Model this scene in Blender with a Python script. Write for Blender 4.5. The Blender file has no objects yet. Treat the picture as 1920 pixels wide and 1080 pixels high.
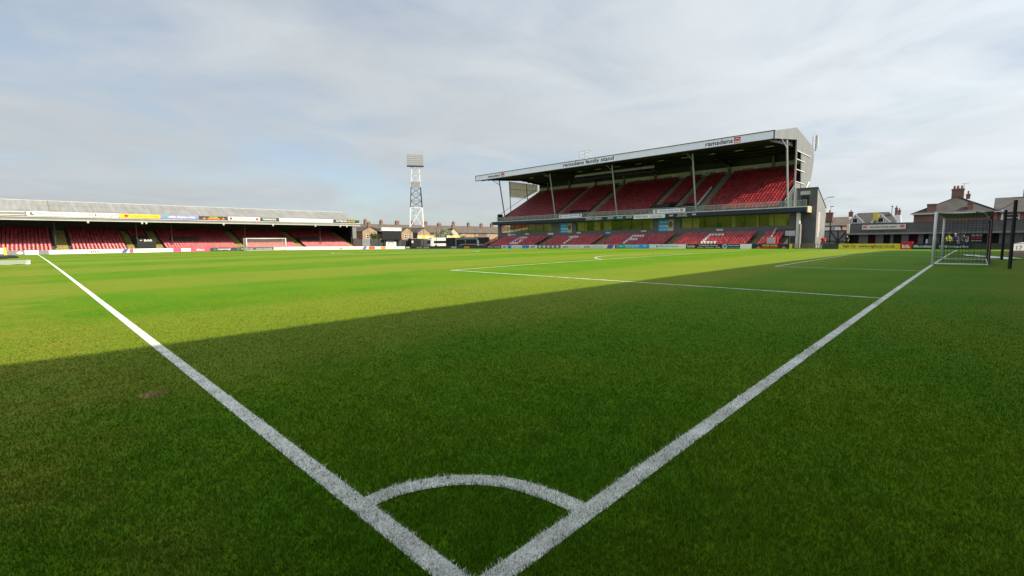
import bpy, bmesh, math, random
import numpy as np
from mathutils import Vector, Matrix
random.seed(7); RNG = np.random.default_rng(11)
R = math.radians
SC = bpy.context.scene; COL = SC.collection

# ------------------------------------------------------------------ camera
CAM = Vector((-1.2203, -1.4537, 1.5739)); YAW, PITCH, ROLL = 0.775298, -0.098396, -0.008341
cd = bpy.data.cameras.new('camera'); cam = bpy.data.objects.new('camera', cd); COL.objects.link(cam)
fw = Vector((math.cos(PITCH)*math.cos(YAW), math.cos(PITCH)*math.sin(YAW), math.sin(PITCH)))
rt = Vector((math.sin(YAW), -math.cos(YAW), 0)); up = rt.cross(fw)
r2 = math.cos(ROLL)*rt + math.sin(ROLL)*up; u2 = -math.sin(ROLL)*rt + math.cos(ROLL)*up
cam.matrix_world = Matrix(((r2.x, u2.x, -fw.x, CAM.x), (r2.y, u2.y, -fw.y, CAM.y), (r2.z, u2.z, -fw.z, CAM.z), (0, 0, 0, 1)))
cd.sensor_width = 36; cd.lens = 36*889.416/1920; cd.clip_start = .05; cd.clip_end = 9000
SC.camera = cam

# ------------------------------------------------------------------ sky, sun, exposure
SUN = Vector((0.06, -1.0, 1.0)).normalized()
w = bpy.data.worlds.new('World'); SC.world = w; w.use_nodes = True
nt = w.node_tree; N = nt.nodes; Lk = nt.links; N.clear()
out = N.new('ShaderNodeOutputWorld'); bg = N.new('ShaderNodeBackground'); Lk.new(bg.outputs[0], out.inputs[0])
sky = N.new('ShaderNodeTexSky'); sky.sky_type = 'NISHITA'; sky.sun_disc = False
sky.sun_elevation = math.asin(SUN.z); sky.sun_rotation = math.atan2(SUN.x, SUN.y)
sky.air_density = 1.0; sky.dust_density = 1.6; sky.ozone_density = 1.0
bg.inputs['Strength'].default_value = 0.090
tc = N.new('ShaderNodeTexCoord')
def wmath(op, a, b=None, clamp=False):
    n = N.new('ShaderNodeMath'); n.operation = op; n.use_clamp = clamp
    for i, v in enumerate((a, b)):
        if v is None: continue
        if isinstance(v, (int, float)): n.inputs[i].default_value = v
        else: Lk.new(v, n.inputs[i])
    return n.outputs[0]
sep = N.new('ShaderNodeSeparateXYZ'); Lk.new(tc.outputs['Generated'], sep.inputs[0])
zz = wmath('ADD', wmath('MAXIMUM', sep.outputs[2], 0.0), 0.10)
cx = wmath('DIVIDE', sep.outputs[0], zz); cy = wmath('DIVIDE', sep.outputs[1], zz)
cmb = N.new('ShaderNodeCombineXYZ'); Lk.new(cx, cmb.inputs[0]); Lk.new(cy, cmb.inputs[1])
def wnoise(scale, detail, rough, off, dist=0.0):
    mp = N.new('ShaderNodeMapping'); mp.inputs['Location'].default_value = off; Lk.new(cmb.outputs[0], mp.inputs[0])
    n = N.new('ShaderNodeTexNoise'); n.inputs['Scale'].default_value = scale; n.inputs['Detail'].default_value = detail
    n.inputs['Roughness'].default_value = rough; n.inputs['Distortion'].default_value = dist
    Lk.new(mp.outputs[0], n.inputs['Vector']); return n.outputs['Fac']
n1 = wnoise(.42, 6, .55, (3.1, 1.7, 0), .5); n2 = wnoise(1.5, 7, .55, (7.3, 2.2, 0), .6)
cov = wmath('ADD', wmath('MULTIPLY', n1, .78), wmath('MULTIPLY', n2, .22))
rmp = N.new('ShaderNodeMapRange'); rmp.interpolation_type = 'SMOOTHSTEP'
rmp.inputs['From Min'].default_value = .36; rmp.inputs['From Max'].default_value = .62
rmp.inputs['To Min'].default_value = .34; rmp.inputs['To Max'].default_value = .97
# clouds scatter more light towards the sun
dot = N.new('ShaderNodeVectorMath'); dot.operation = 'DOT_PRODUCT'; dot.inputs[1].default_value = SUN
Lk.new(tc.outputs['Generated'], dot.inputs[0])
glow = wmath('POWER', wmath('ADD', wmath('MULTIPLY', dot.outputs['Value'], .5), .5), 2.0)
Lk.new(wmath('ADD', cov, wmath('MULTIPLY', glow, .30)), rmp.inputs['Value'])
den = N.new('ShaderNodeMapRange'); den.inputs['From Min'].default_value = .4; den.inputs['From Max'].default_value = .75
den.inputs['To Min'].default_value = .97; den.inputs['To Max'].default_value = 1.08; Lk.new(n2, den.inputs['Value'])
lum = wmath('MULTIPLY', wmath('ADD', wmath('MULTIPLY', glow, 3.8), 2.3), den.outputs[0])
cc = N.new('ShaderNodeVectorMath'); cc.operation = 'SCALE'; cc.inputs[0].default_value = (.910, .975, 1.02); Lk.new(lum, cc.inputs['Scale'])
mx = N.new('ShaderNodeMix'); mx.data_type = 'RGBA'
Lk.new(rmp.outputs[0], mx.inputs['Factor']); skc = N.new('ShaderNodeVectorMath'); skc.operation = 'MULTIPLY'; skc.inputs[1].default_value = (.57, .61, .62); Lk.new(sky.outputs[0], skc.inputs[0]); Lk.new(skc.outputs[0], mx.inputs['A']); Lk.new(cc.outputs[0], mx.inputs['B'])
Lk.new(mx.outputs['Result'], bg.inputs['Color'])
sl = bpy.data.lights.new('sun', 'SUN'); sl.energy = 2.7; sl.angle = R(.8); sl.color = (1, .87, .66)
so = bpy.data.objects.new('sun', sl); COL.objects.link(so); so.rotation_euler = SUN.to_track_quat('Z', 'Y').to_euler(); so.location = (0, -60, 80)
SC.view_settings.view_transform = 'Standard'; SC.view_settings.look = 'None'; SC.view_settings.gamma = 1
SC.view_settings.exposure = 1.45; SC.view_settings.use_curve_mapping = False

# ------------------------------------------------------------------ materials
MATS = {}
def mat(name, col, rough=.6, var=.12, scale=3., metal=0., spec=.4, bump=0., bscale=40., rand=0., col2=None, stretch=None):
    if name in MATS: return MATS[name]
    m = bpy.data.materials.new(name); m.use_nodes = True; MATS[name] = m
    t = m.node_tree; b = t.nodes['Principled BSDF']; L = t.links
    b.inputs['Roughness'].default_value = rough; b.inputs['Metallic'].default_value = metal
    b.inputs['Specular IOR Level'].default_value = spec
    geo = t.nodes.new('ShaderNodeNewGeometry'); src = geo.outputs['Position']
    if stretch:
        mp = t.nodes.new('ShaderNodeMapping'); mp.inputs['Scale'].default_value = stretch; L.new(src, mp.inputs[0]); src = mp.outputs[0]
    n = t.nodes.new('ShaderNodeTexNoise'); n.inputs['Scale'].default_value = scale; n.inputs['Detail'].default_value = 6; n.inputs['Roughness'].default_value = .65
    L.new(src, n.inputs['Vector'])
    mixn = t.nodes.new('ShaderNodeMix'); mixn.data_type = 'RGBA'
    c = Vector(col[:3]); lo = col2 if col2 else tuple(c*(1-var)); hi = tuple(min(v*(1+var), 1) for v in c) if not col2 else tuple(c)
    mixn.inputs['A'].default_value = (*lo, 1); mixn.inputs['B'].default_value = (*hi, 1)
    mr = t.nodes.new('ShaderNodeMapRange'); mr.inputs['From Min'].default_value = .3; mr.inputs['From Max'].default_value = .7
    L.new(n.outputs['Fac'], mr.inputs['Value']); L.new(mr.outputs[0], mixn.inputs['Factor'])
    res = mixn.outputs['Result']
    if rand:
        oi = t.nodes.new('ShaderNodeObjectInfo'); at = t.nodes.new('ShaderNodeAttribute'); at.attribute_name = 'tint'
        ad = t.nodes.new('ShaderNodeMath'); ad.operation = 'ADD'; L.new(oi.outputs['Random'], ad.inputs[0]); L.new(at.outputs['Fac'], ad.inputs[1])
        fr = t.nodes.new('ShaderNodeMath'); fr.operation = 'FRACT'; L.new(ad.outputs[0], fr.inputs[0])
        rr = t.nodes.new('ShaderNodeMapRange'); rr.inputs['To Min'].default_value = 1-rand; rr.inputs['To Max'].default_value = 1+rand; L.new(fr.outputs[0], rr.inputs['Value'])
        sc = t.nodes.new('ShaderNodeVectorMath'); sc.operation = 'SCALE'; L.new(res, sc.inputs[0]); L.new(rr.outputs[0], sc.inputs['Scale']); res = sc.outputs[0]
    L.new(res, b.inputs['Base Color'])
    if bump:
        n2 = t.nodes.new('ShaderNodeTexNoise'); n2.inputs['Scale'].default_value = bscale; n2.inputs['Detail'].default_value = 4; L.new(geo.outputs['Position'], n2.inputs['Vector'])
        bp = t.nodes.new('ShaderNodeBump'); bp.inputs['Strength'].default_value = bump; bp.inputs['Distance'].default_value = .02
        L.new(n2.outputs['Fac'], bp.inputs['Height']); L.new(bp.outputs[0], b.inputs['Normal'])
    return m
def flat(name, col, rough=.5): return mat(name, col, rough, .05, 1.5)
M = {}
def defm(k, *a, **kw): M[k] = mat(k, *a, **kw)
defm('white', (.74, .76, .78), .45, .06, 2.); defm('offwhite', (.62, .61, .58), .6, .12, 2.)
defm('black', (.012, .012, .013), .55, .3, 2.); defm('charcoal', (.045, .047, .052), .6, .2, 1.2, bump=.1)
defm('grey', (.20, .205, .21), .6, .15, 1.5); defm('lightgrey', (.42, .43, .44), .5, .1, 1.)
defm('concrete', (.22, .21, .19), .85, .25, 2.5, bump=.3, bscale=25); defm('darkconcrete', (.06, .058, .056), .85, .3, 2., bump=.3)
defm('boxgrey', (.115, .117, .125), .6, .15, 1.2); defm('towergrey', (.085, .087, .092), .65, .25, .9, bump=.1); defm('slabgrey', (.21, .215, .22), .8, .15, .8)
defm('paleturf', (.23, .29, .18), .7, .15, 1.5)
defm('stepolive', (.16, .135, .06), .85, .4, 4.)
defm('steel', (.36, .38, .40), .45, .12, 3., metal=.3); defm('darksteel', (.035, .037, .042), .45, .2, 3., metal=.2)
defm('fasciablue', (.80, .78, .98), .35, .05, .6); defm('cladding', (.185, .195, .20), .6, .12, .7, stretch=(1, 1, .25))
defm('creamclad', (.50, .44, .31), .6, .12, .7); defm('asbestos', (.205, .212, .212), .85, .20, 2.2, rand=.07, stretch=(1, .07, .07), bump=.15, bscale=18)
defm('yellow', (.64, .51, .04), .5, .08, 2.); defm('stepyellow', (.27, .215, .06), .8, .45, 4.)
defm('red', (.55, .015, .02), .45, .1, 2.); defm('seatred', (.31, .030,   .036), .36, .12, 2., rand=.34, spec=.55)
defm('seatwhite', (.55, .55, .54), .4, .08, 2., rand=.1); defm('navy', (.012, .022, .055), .5, .15, 1.5)
defm('slate', (.052, .05, .05), .75, .3, .8, bump=.2, bscale=8); defm('browntile', (.085, .072, .062), .8, .3, .7, bump=.2, bscale=8)
defm('asphalt', (.06, .06, .06), .9, .25, .8, bump=.2); defm('dirt', (.13, .085, .05), .95, .35, 1.5, bump=.3, bscale=12)
defm('darkglass', (.012, .015, .017), .08, .2, 1., spec=.6); defm('green', (.02, .22, .10), .5, .1, 2.)
defm('blue', (.03, .22, .60), .45, .1, 2.); defm('skyblue', (.02, .36, .75), .45, .1, 2.); defm('teal', (.0, .42, .36), .45, .1, 2.)
defm('purple', (.10, .10, .36), .45, .1, 2.); defm('lilac', (.22, .24, .55), .45, .08, 2.); defm('orange', (.75, .22, .02), .5, .1, 2.); defm('pink', (.70, .08, .18), .45, .1, 2.)
defm('boardgreen', (.01, .06, .065), .45, .1, 2.); defm('wood', (.20, .13, .07), .7, .25, 4.); defm('beige', (.62, .56, .34), .7, .12, 1.)
defm('skin', (.48, .28, .19), .6, .1, 8.); defm('hair', (.03, .02, .015), .6, .2, 20.); defm('hivis', (.34, .48, .06), .6, .1, 8.); defm('violet', (.07, .045, .20), .6, .15, 8.)
defm('trouser', (.02, .022, .03), .7, .2, 8.); defm('terracotta', (.23, .098, .062), .8, .2, 6.); defm('carpaint', (.52, .53, .54), .2, .02, 2., spec=.6); defm('tyre', (.015, .015, .015), .8, .2, 20.)
defm('netcord', (.02, .02, .022), .8, .2, 20.); defm('netpale', (.60, .60, .58), .8, .1, 20.); defm('netgrey', (.22, .22, .22), .8, .1, 20.); defm('netclaret', (.12, .012, .03), .8, .2, 20.)
defm('leaf', (.065, .105, .03), .6, .35, 1.8); defm('blossom', (.42, .45, .33), .7, .2, 3.); defm('bark', (.08, .06, .045), .9, .3, 6.)
defm('sheet', (.55, .62, .64), .35, .1, 1.5); defm('lamp', (.42, .43, .43), .3, .1, 4., metal=.2)

def brick(name, c1, c2, mortar, scale=1.0):
    m = bpy.data.materials.new(name); m.use_nodes = True; t = m.node_tree; L = t.links; b = t.nodes['Principled BSDF']; b.inputs['Roughness'].default_value = .85
    g = t.nodes.new('ShaderNodeNewGeometry'); s = t.nodes.new('ShaderNodeSeparateXYZ'); L.new(g.outputs['Position'], s.inputs[0])
    a = t.nodes.new('ShaderNodeMath'); a.operation = 'ADD'; L.new(s.outputs[0], a.inputs[0]); L.new(s.outputs[1], a.inputs[1])
    c = t.nodes.new('ShaderNodeCombineXYZ'); L.new(a.outputs[0], c.inputs[0]); L.new(s.outputs[2], c.inputs[1])
    k = t.nodes.new('ShaderNodeTexBrick'); k.inputs['Scale'].default_value = scale; k.inputs['Brick Width'].default_value = .225; k.inputs['Row Height'].default_value = .075; k.inputs['Mortar Size'].default_value = .008
    k.inputs['Color1'].default_value = (*c1, 1); k.inputs['Color2'].default_value = (*c2, 1); k.inputs['Mortar'].default_value = (*mortar, 1); L.new(c.outputs[0], k.inputs['Vector'])
    n = t.nodes.new('ShaderNodeTexNoise'); n.inputs['Scale'].default_value = .9; n.inputs['Detail'].default_value = 5; L.new(g.outputs['Position'], n.inputs['Vector'])
    r = t.nodes.new('ShaderNodeMapRange'); r.inputs['To Min'].default_value = .65; r.inputs['To Max'].default_value = 1.3; L.new(n.outputs['Fac'], r.inputs['Value'])
    v = t.nodes.new('ShaderNodeVectorMath'); v.operation = 'SCALE'; L.new(k.outputs['Color'], v.inputs[0]); L.new(r.outputs[0], v.inputs['Scale']); L.new(v.outputs[0], b.inputs['Base Color'])
    M[name] = m
brick('brickyellow', (.36, .245, .135), (.30, .20, .11), (.30, .25, .19)); brick('brickred', (.20, .088, .058), (.155, .07, .05), (.22, .18, .15)); brick('brickpale', (.50, .43, .33), (.44, .37, .28), (.4, .36, .3))

def glassmat(name, tint, gloss, diff=0., dcol=(.6, .7, .7), ior=1.5):
    m = bpy.data.materials.new(name); m.use_nodes = True; t = m.node_tree; L = t.links; t.nodes.remove(t.nodes['Principled BSDF']); o = t.nodes['Material Output']
    tr = t.nodes.new('ShaderNodeBsdfTransparent'); tr.inputs[0].default_value = (*tint, 1)
    gl = t.nodes.new('ShaderNodeBsdfGlossy'); gl.inputs['Roughness'].default_value = .02; gl.inputs[0].default_value = (.9, .95, .92, 1)
    fr = t.nodes.new('ShaderNodeFresnel'); fr.inputs[0].default_value = ior
    ad = t.nodes.new('ShaderNodeMath'); ad.operation = 'ADD'; ad.use_clamp = True; ad.inputs[1].default_value = gloss; L.new(fr.outputs[0], ad.inputs[0])
    m1 = t.nodes.new('ShaderNodeMixShader'); L.new(ad.outputs[0], m1.inputs[0]); L.new(tr.outputs[0], m1.inputs[1]); L.new(gl.outputs[0], m1.inputs[2]); res = m1.outputs[0]
    if diff:
        df = t.nodes.new('ShaderNodeBsdfDiffuse'); df.inputs[0].default_value = (*dcol, 1); m2 = t.nodes.new('ShaderNodeMixShader'); m2.inputs[0].default_value = diff
        L.new(res, m2.inputs[1]); L.new(df.outputs[0], m2.inputs[2]); res = m2.outputs[0]
    L.new(res, o.inputs['Surface']); M[name] = m
glassmat('balustrade', (.88, .94, .92), .02, .07, ior=1.18); glassmat('boxglass', (.80, .80, .66), .03, ior=1.30); glassmat('screenglass', (.75, .8, .72), .0, .35, (.62, .70, .56))

def film():
    m = bpy.data.materials.new('creamfilm'); m.use_nodes = True; t = m.node_tree; o = t.nodes['Material Output']; b = t.nodes['Principled BSDF']; b.inputs['Base Color'].default_value = (.55, .50, .36, 1); b.inputs['Roughness'].default_value = .6
    tl = t.nodes.new('ShaderNodeBsdfTranslucent'); tl.inputs[0].default_value = (.62, .54, .36, 1); x = t.nodes.new('ShaderNodeMixShader'); x.inputs[0].default_value = .75; t.links.new(b.outputs[0], x.inputs[1]); t.links.new(tl.outputs[0], x.inputs[2]); t.links.new(x.outputs[0], o.inputs['Surface']); M['creamfilm'] = m
film()
def grassmat(name, blades=False):
    m = bpy.data.materials.new(name); m.use_nodes = True; t = m.node_tree; L = t.links; b = t.nodes['Principled BSDF']
    b.inputs['Roughness'].default_value = .55 if blades else .8; b.inputs['Specular IOR Level'].default_value = .12 if blades else .05
    g = t.nodes.new('ShaderNodeNewGeometry')
    def noise(scale, detail=5, rough=.6, stretch=None):
        src = g.outputs['Position']
        if stretch:
            mp = t.nodes.new('ShaderNodeMapping'); mp.inputs['Scale'].default_value = stretch; L.new(src, mp.inputs[0]); src = mp.outputs[0]
        n = t.nodes.new('ShaderNodeTexNoise'); n.inputs['Scale'].default_value = scale; n.inputs['Detail'].default_value = detail; n.inputs['Roughness'].default_value = rough
        L.new(src, n.inputs['Vector']); return n.outputs['Fac']
    def mth(op, a, b_=None, c_=None, clamp=False):
        n = t.nodes.new('ShaderNodeMath'); n.operation = op; n.use_clamp = clamp
        for i, v in enumerate((a, b_, c_)):
            if v is None: continue
            if isinstance(v, (int, float)): n.inputs[i].default_value = v
            else: L.new(v, n.inputs[i])
        return n.outputs[0]
    def rng(v, a, b_, c_=0., d_=1., smooth=True):
        n = t.nodes.new('ShaderNodeMapRange'); n.inputs['From Min'].default_value = a; n.inputs['From Max'].default_value = b_; n.inputs['To Min'].default_value = c_; n.inputs['To Max'].default_value = d_
        if smooth: n.interpolation_type = 'SMOOTHSTEP'
        L.new(v, n.inputs['Value']); return n.outputs[0]
    def mixc(f, A, B):
        n = t.nodes.new('ShaderNodeMix'); n.data_type = 'RGBA'
        if isinstance(f, (int, float)): n.inputs['Factor'].default_value = f
        else: L.new(f, n.inputs['Factor'])
        for k, v in (('A', A), ('B', B)):
            if isinstance(v, tuple): n.inputs[k].default_value = (*v, 1)
            else: L.new(v, n.inputs[k])
        return n.outputs['Result']
    s = t.nodes.new('ShaderNodeSeparateXYZ'); L.new(g.outputs['Position'], s.inputs[0]); X, Y = s.outputs[0], s.outputs[1]
    fresh, mid, worn = (.060, .158, .003), (.090, .168, .004), (.165, .165, .020)
    c = mixc(rng(noise(.35, 6), .35, .65), fresh, mid)
    # mowing bands across the pitch, phased to paint shaded turf greener, sunlit turf yellower
    band = mth('SINE', mth('MULTIPLY', mth('ADD', mth('ADD', Y, 8.3), mth('MULTIPLY', noise(.3, 3), 1.0)), 2*math.pi/13.2))
    c = mixc(mth('MULTIPLY', rng(band, -.4, .4), .55), c, (.158, .182, .020))
    # drier, thinner turf outside the touchline and in patches
    edge = rng(mth('ADD', X, mth('MULTIPLY', noise(1.2, 5), .9)), .5, -.7)
    pale = mth('MULTIPLY', mth('MULTIPLY', edge, rng(noise(.8, 6), .36, .66)), .6)
    c = mixc(pale, c, worn)
    pt = rng(noise(2.6, 6, .7), .60, .76); c = mixc(mth('MULTIPLY', pt, .12), c, worn)
    dx = mth('SUBTRACT', X, -.42); dy = mth('SUBTRACT', Y, 4.58)
    rr = mth('ADD', mth('MULTIPLY', mth('POWER', dx, 2.), 40.), mth('MULTIPLY', mth('POWER', dy, 2.), 26.))
    bare = mth('MULTIPLY', rng(mth('ADD', rr, mth('MULTIPLY', noise(14, 4), 1.4)), 1.6, .5), .8); c = mixc(bare, c, (.30, .19, .10))
    fine = noise(160 if blades else 34, 3, .7)
    sc = t.nodes.new('ShaderNodeVectorMath'); sc.operation = 'SCALE'; L.new(c, sc.inputs[0])
    if blades:
        rv = rng(g.outputs['Random Per Island'], 0, 1, .68, 1.34, False); L.new(rv, sc.inputs['Scale'])
    else:
        med = noise(9, 5, .7); L.new(mth('MULTIPLY', rng(fine, .25, .75, .70, 1.28, False), rng(med, .3, .7, .86, 1.14, False)), sc.inputs['Scale'])
    L.new(sc.outputs[0], b.inputs['Base Color'])
    if blades:
        o = t.nodes['Material Output']; tl = t.nodes.new('ShaderNodeBsdfTranslucent'); L.new(sc.outputs[0], tl.inputs[0])
        ms = t.nodes.new('ShaderNodeMixShader'); ms.inputs[0].default_value = .3; L.new(b.outputs[0], ms.inputs[1]); L.new(tl.outputs[0], ms.inputs[2]); L.new(ms.outputs[0], o.inputs['Surface'])
    else:
        bp = t.nodes.new('ShaderNodeBump'); bp.inputs['Strength'].default_value = .4; bp.inputs['Distance'].default_value = .02
        L.new(mth('ADD', noise(60, 4, .75), noise(14, 3)), bp.inputs['Height']); L.new(bp.outputs[0], b.inputs['Normal'])
    M[name] = m
grassmat('turf'); grassmat('blades', True)
def paintmat():
    m = bpy.data.materials.new('linepaint'); m.use_nodes = True; t = m.node_tree; L = t.links; b = t.nodes['Principled BSDF']; b.inputs['Roughness'].default_value = .8
    g = t.nodes.new('ShaderNodeNewGeometry'); n = t.nodes.new('ShaderNodeTexNoise'); n.inputs['Scale'].default_value = 130; n.inputs['Detail'].default_value = 4; n.inputs['Roughness'].default_value = .75; L.new(g.outputs['Position'], n.inputs['Vector'])
    q = t.nodes.new('ShaderNodeTexNoise'); q.inputs['Scale'].default_value = 3.5; q.inputs['Detail'].default_value = 5; L.new(g.outputs['Position'], q.inputs['Vector'])
    k = t.nodes.new('ShaderNodeMath'); k.operation = 'MULTIPLY_ADD'; k.inputs[1].default_value = .30; L.new(q.outputs['Fac'], k.inputs[0]); L.new(n.outputs['Fac'], k.inputs[2])
    r = t.nodes.new('ShaderNodeMapRange'); r.inputs['From Min'].default_value = .53; r.inputs['From Max'].default_value = .70; L.new(k.outputs[0], r.inputs['Value'])
    x = t.nodes.new('ShaderNodeMix'); x.data_type = 'RGBA'; x.inputs['A'].default_value = (.09, .13, .04, 1); x.inputs['B'].default_value = (.76, .77, .75, 1); L.new(r.outputs[0], x.inputs['Factor']); L.new(x.outputs['Result'], b.inputs['Base Color']); M['linepaint'] = m
paintmat(); defm('bladepaint', (.90, .90, .89), .7, .2, 60., rand=0)
def vary():
    t = M['bladepaint'].node_tree; b = t.nodes['Principled BSDF']; src = b.inputs['Base Color'].links[0].from_socket; g = t.nodes.new('ShaderNodeNewGeometry')
    r = t.nodes.new('ShaderNodeMapRange'); r.inputs['To Min'].default_value = .62; r.inputs['To Max'].default_value = 1.15; t.links.new(g.outputs['Random Per Island'], r.inputs['Value'])
    v = t.nodes.new('ShaderNodeVectorMath'); v.operation = 'SCALE'; t.links.new(src, v.inputs[0]); t.links.new(r.outputs[0], v.inputs['Scale']); t.links.new(v.outputs[0], b.inputs['Base Color'])
vary()

# ------------------------------------------------------------------ mesh helpers
class MB:
    def __init__(s): s.v = []; s.f = []; s.m = []; s.cur = 0
    def _a(s, vs, fs):
        o = len(s.v); s.v += [tuple(v) for v in vs]; s.f += [tuple(i+o for i in f) for f in fs]; s.m += [s.cur]*len(fs); return s
    def box(s, x0, y0, z0, x1, y1, z1):
        x0, x1 = min(x0, x1), max(x0, x1); y0, y1 = min(y0, y1), max(y0, y1); z0, z1 = min(z0, z1), max(z0, z1)
        return s._a([(x0,y0,z0),(x1,y0,z0),(x1,y1,z0),(x0,y1,z0),(x0,y0,z1),(x1,y0,z1),(x1,y1,z1),(x0,y1,z1)], [(0,3,2,1),(4,5,6,7),(0,1,5,4),(1,2,6,5),(2,3,7,6),(3,0,4,7)])
    def bar(s, p, q, w=.1, h=None, upv=(0, 0, 1)):
        p, q = Vector(p), Vector(q); d = (q-p).normalized(); u = Vector(upv)
        if abs(d.dot(u)) > .98: u = Vector((1, 0, 0))
        a = d.cross(u).normalized()*(w/2); b = a.cross(d).normalized()*((h or w)/2)
        return s._a([p-a-b, p+a-b, p+a+b, p-a+b, q-a-b, q+a-b, q+a+b, q-a+b], [(0,3,2,1),(4,5,6,7),(0,1,5,4),(1,2,6,5),(2,3,7,6),(3,0,4,7)])
    def tube(s, pts, r, n=6):
        pts = [Vector(p) for p in pts]; rs = r if isinstance(r, (list, tuple)) else [r]*len(pts); vs = []
        for i, p in enumerate(pts):
            d = (pts[min(i+1, len(pts)-1)]-pts[max(i-1, 0)]).normalized(); u = Vector((0, 0, 1)) if abs(d.z) < .95 else Vector((1, 0, 0))
            a = d.cross(u).normalized(); b = a.cross(d)
            vs += [p+(a*math.cos(2*math.pi*k/n)+b*math.sin(2*math.pi*k/n))*rs[i] for k in range(n)]
        fs = [(i*n+k, i*n+(k+1) % n, (i+1)*n+(k+1) % n, (i+1)*n+k) for i in range(len(pts)-1) for k in range(n)]
        fs += [tuple(reversed(range(n))), tuple(range((len(pts)-1)*n, len(pts)*n))]
        return s._a(vs, fs)
    def prism(s, poly, d):          # planar polygon (3d points) pushed along vector d
        n = len(poly); d = Vector(d); a = [Vector(p) for p in poly]
        return s._a(a+[p+d for p in a], [tuple(reversed(range(n))), tuple(range(n, 2*n))]+[(i, (i+1) % n, n+(i+1) % n, n+i) for i in range(n)])
    def quad(s, *p): return s._a(p, [tuple(range(len(p)))])
    def ball(s, c, r, nu=8, nv=6, sx=1, sy=1, sz=1):
        vs = [(c[0]+r*sx*math.sin(math.pi*j/nv)*math.cos(2*math.pi*i/nu), c[1]+r*sy*math.sin(math.pi*j/nv)*math.sin(2*math.pi*i/nu), c[2]+r*sz*math.cos(math.pi*j/nv)) for j in range(nv+1) for i in range(nu)]
        return s._a(vs, [(j*nu+i, (j+1)*nu+i, (j+1)*nu+(i+1) % nu, j*nu+(i+1) % nu) for j in range(nv) for i in range(nu)])
    def mesh(s, name, mats, off=(0, 0, 0)):
        me = bpy.data.meshes.new(name); o = Vector(off)
        me.from_pydata([tuple(Vector(v)-o) for v in s.v], [], s.f)
        for m in (mats if isinstance(mats, (list, tuple)) else [mats]): me.materials.append(M[m] if isinstance(m, str) else m)
        if isinstance(mats, (list, tuple)): me.polygons.foreach_set('material_index', s.m)
        bm = bmesh.new(); bm.from_mesh(me); bmesh.ops.recalc_face_normals(bm, faces=bm.faces); bm.to_mesh(me); bm.free(); me.update()
        return me
    def build(s, name, mats, parent=None, local=False, kind=None):
        off = (0, 0, 0)
        if parent is not None and not local:
            p = parent; off = Vector((0, 0, 0))
            while p is not None: off = off+p.location; p = p.parent
        o = bpy.data.objects.new(name, s.mesh(name, mats, off)); COL.objects.link(o)
        if parent is not None: o.parent = parent
        if kind: o['kind'] = kind
        return o
def B(*a): return MB().box(*a)
def tag(o, label, cat, group=None):
    o['label'] = label; o['category'] = cat
    if group: o['group'] = group
    return o
def thing(name, loc, label, cat, group=None, rz=0):
    o = bpy.data.objects.new(name, None); COL.objects.link(o); o.location = loc; o.rotation_euler = (0, 0, rz); o.empty_display_size = .3
    return tag(o, label, cat, group)
def struct(o): o['kind'] = 'structure'; return o
def smooth(o):
    o.data.polygons.foreach_set('use_smooth', [True]*len(o.data.polygons)); return o

# ------------------------------------------------------------------ ground
W, LN = 66.0, 101.5; GA, GB, GC, G1, G2 = .25685, .07824, -.19087, .15887, .12713
def gz(x, y):
    s = np.clip(x/W, -.3, 1.3); t = np.clip(y/LN, -.3, 1.3); u = np.clip(2*s-1, -1, 1); v = np.clip(2*t-1, -1, 1)
    return GA*s*(1-t)+GB*t*(1-s)+GC*s*t+G1*(1-u*u)+G2*(1-v*v)
def sheet(name, xs, ys, m, lift=0.):
    xs, ys = np.array(xs, float), np.array(ys, float); X, Y = np.meshgrid(xs, ys); Z = gz(X, Y)+lift
    me = bpy.data.meshes.new(name); nx, ny = len(xs), len(ys)
    me.from_pydata(np.stack([X, Y, Z], -1).reshape(-1, 3).tolist(), [], [(j*nx+i, j*nx+i+1, (j+1)*nx+i+1, (j+1)*nx+i) for j in range(ny-1) for i in range(nx-1)])
    me.materials.append(M[m]); o = bpy.data.objects.new(name, me); COL.objects.link(o); me.polygons.foreach_set('use_smooth', [True]*len(me.polygons)); return struct(o)
def axis(lo, hi, a, b, st): return [lo, lo*.4+a*.6-1] + list(np.arange(a, b+.01, st)) + [b*.6+hi*.4+1, hi]
g = sheet('ground', axis(-4000, 4000, -30, 130, 4), axis(-4000, 4000, -30, 180, 4), 'asphalt', -.05)
tag(g, 'dark grey tarmac ground around the pitch and beyond', 'ground')
pt = sheet('pitch', np.arange(-9, 69.01, 1), np.arange(-9, 104.51, 1), 'turf', 0.); tag(pt, 'striped green grass football pitch', 'pitch')
dt = sheet('dirt_strip', np.linspace(44, 66, 12), np.linspace(-8.5, -3.2, 6), 'dirt', .008); tag(dt, 'brown bare earth strip beside the right edge of the pitch', 'dirt')

def ribbon(name, pts, width, label, lift=.006, closed=False):
    """painted line: centre points (x,y) swept to the given width, following the turf"""
    P = [Vector((p[0], p[1])) for p in pts]; m = MB(); L = []
    for i, p in enumerate(P):
        a = P[max(i-1, 0)]; b = P[min(i+1, len(P)-1)]; d = (b-a).normalized(); n = Vector((-d.y, d.x))*width/2
        for q in (p-n, p+n): L.append((q.x, q.y, float(gz(q.x, q.y))+lift))
    m._a(L, [(2*i, 2*i+1, 2*i+3, 2*i+2) for i in range(len(P)-1)])
    o = m.build(name, 'linepaint'); struct(o); tag(o, label, 'pitch marking'); return o
def seg(p, q, st=1.): n = max(2, int(math.dist(p, q)/st)+1); return [(p[0]+(q[0]-p[0])*i/(n-1), p[1]+(q[1]-p[1])*i/(n-1)) for i in range(n)]
H = W/2
ribbon('touchline', seg((.06, 0), (.06, LN)), .12, 'white painted touchline running away to the left')
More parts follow.
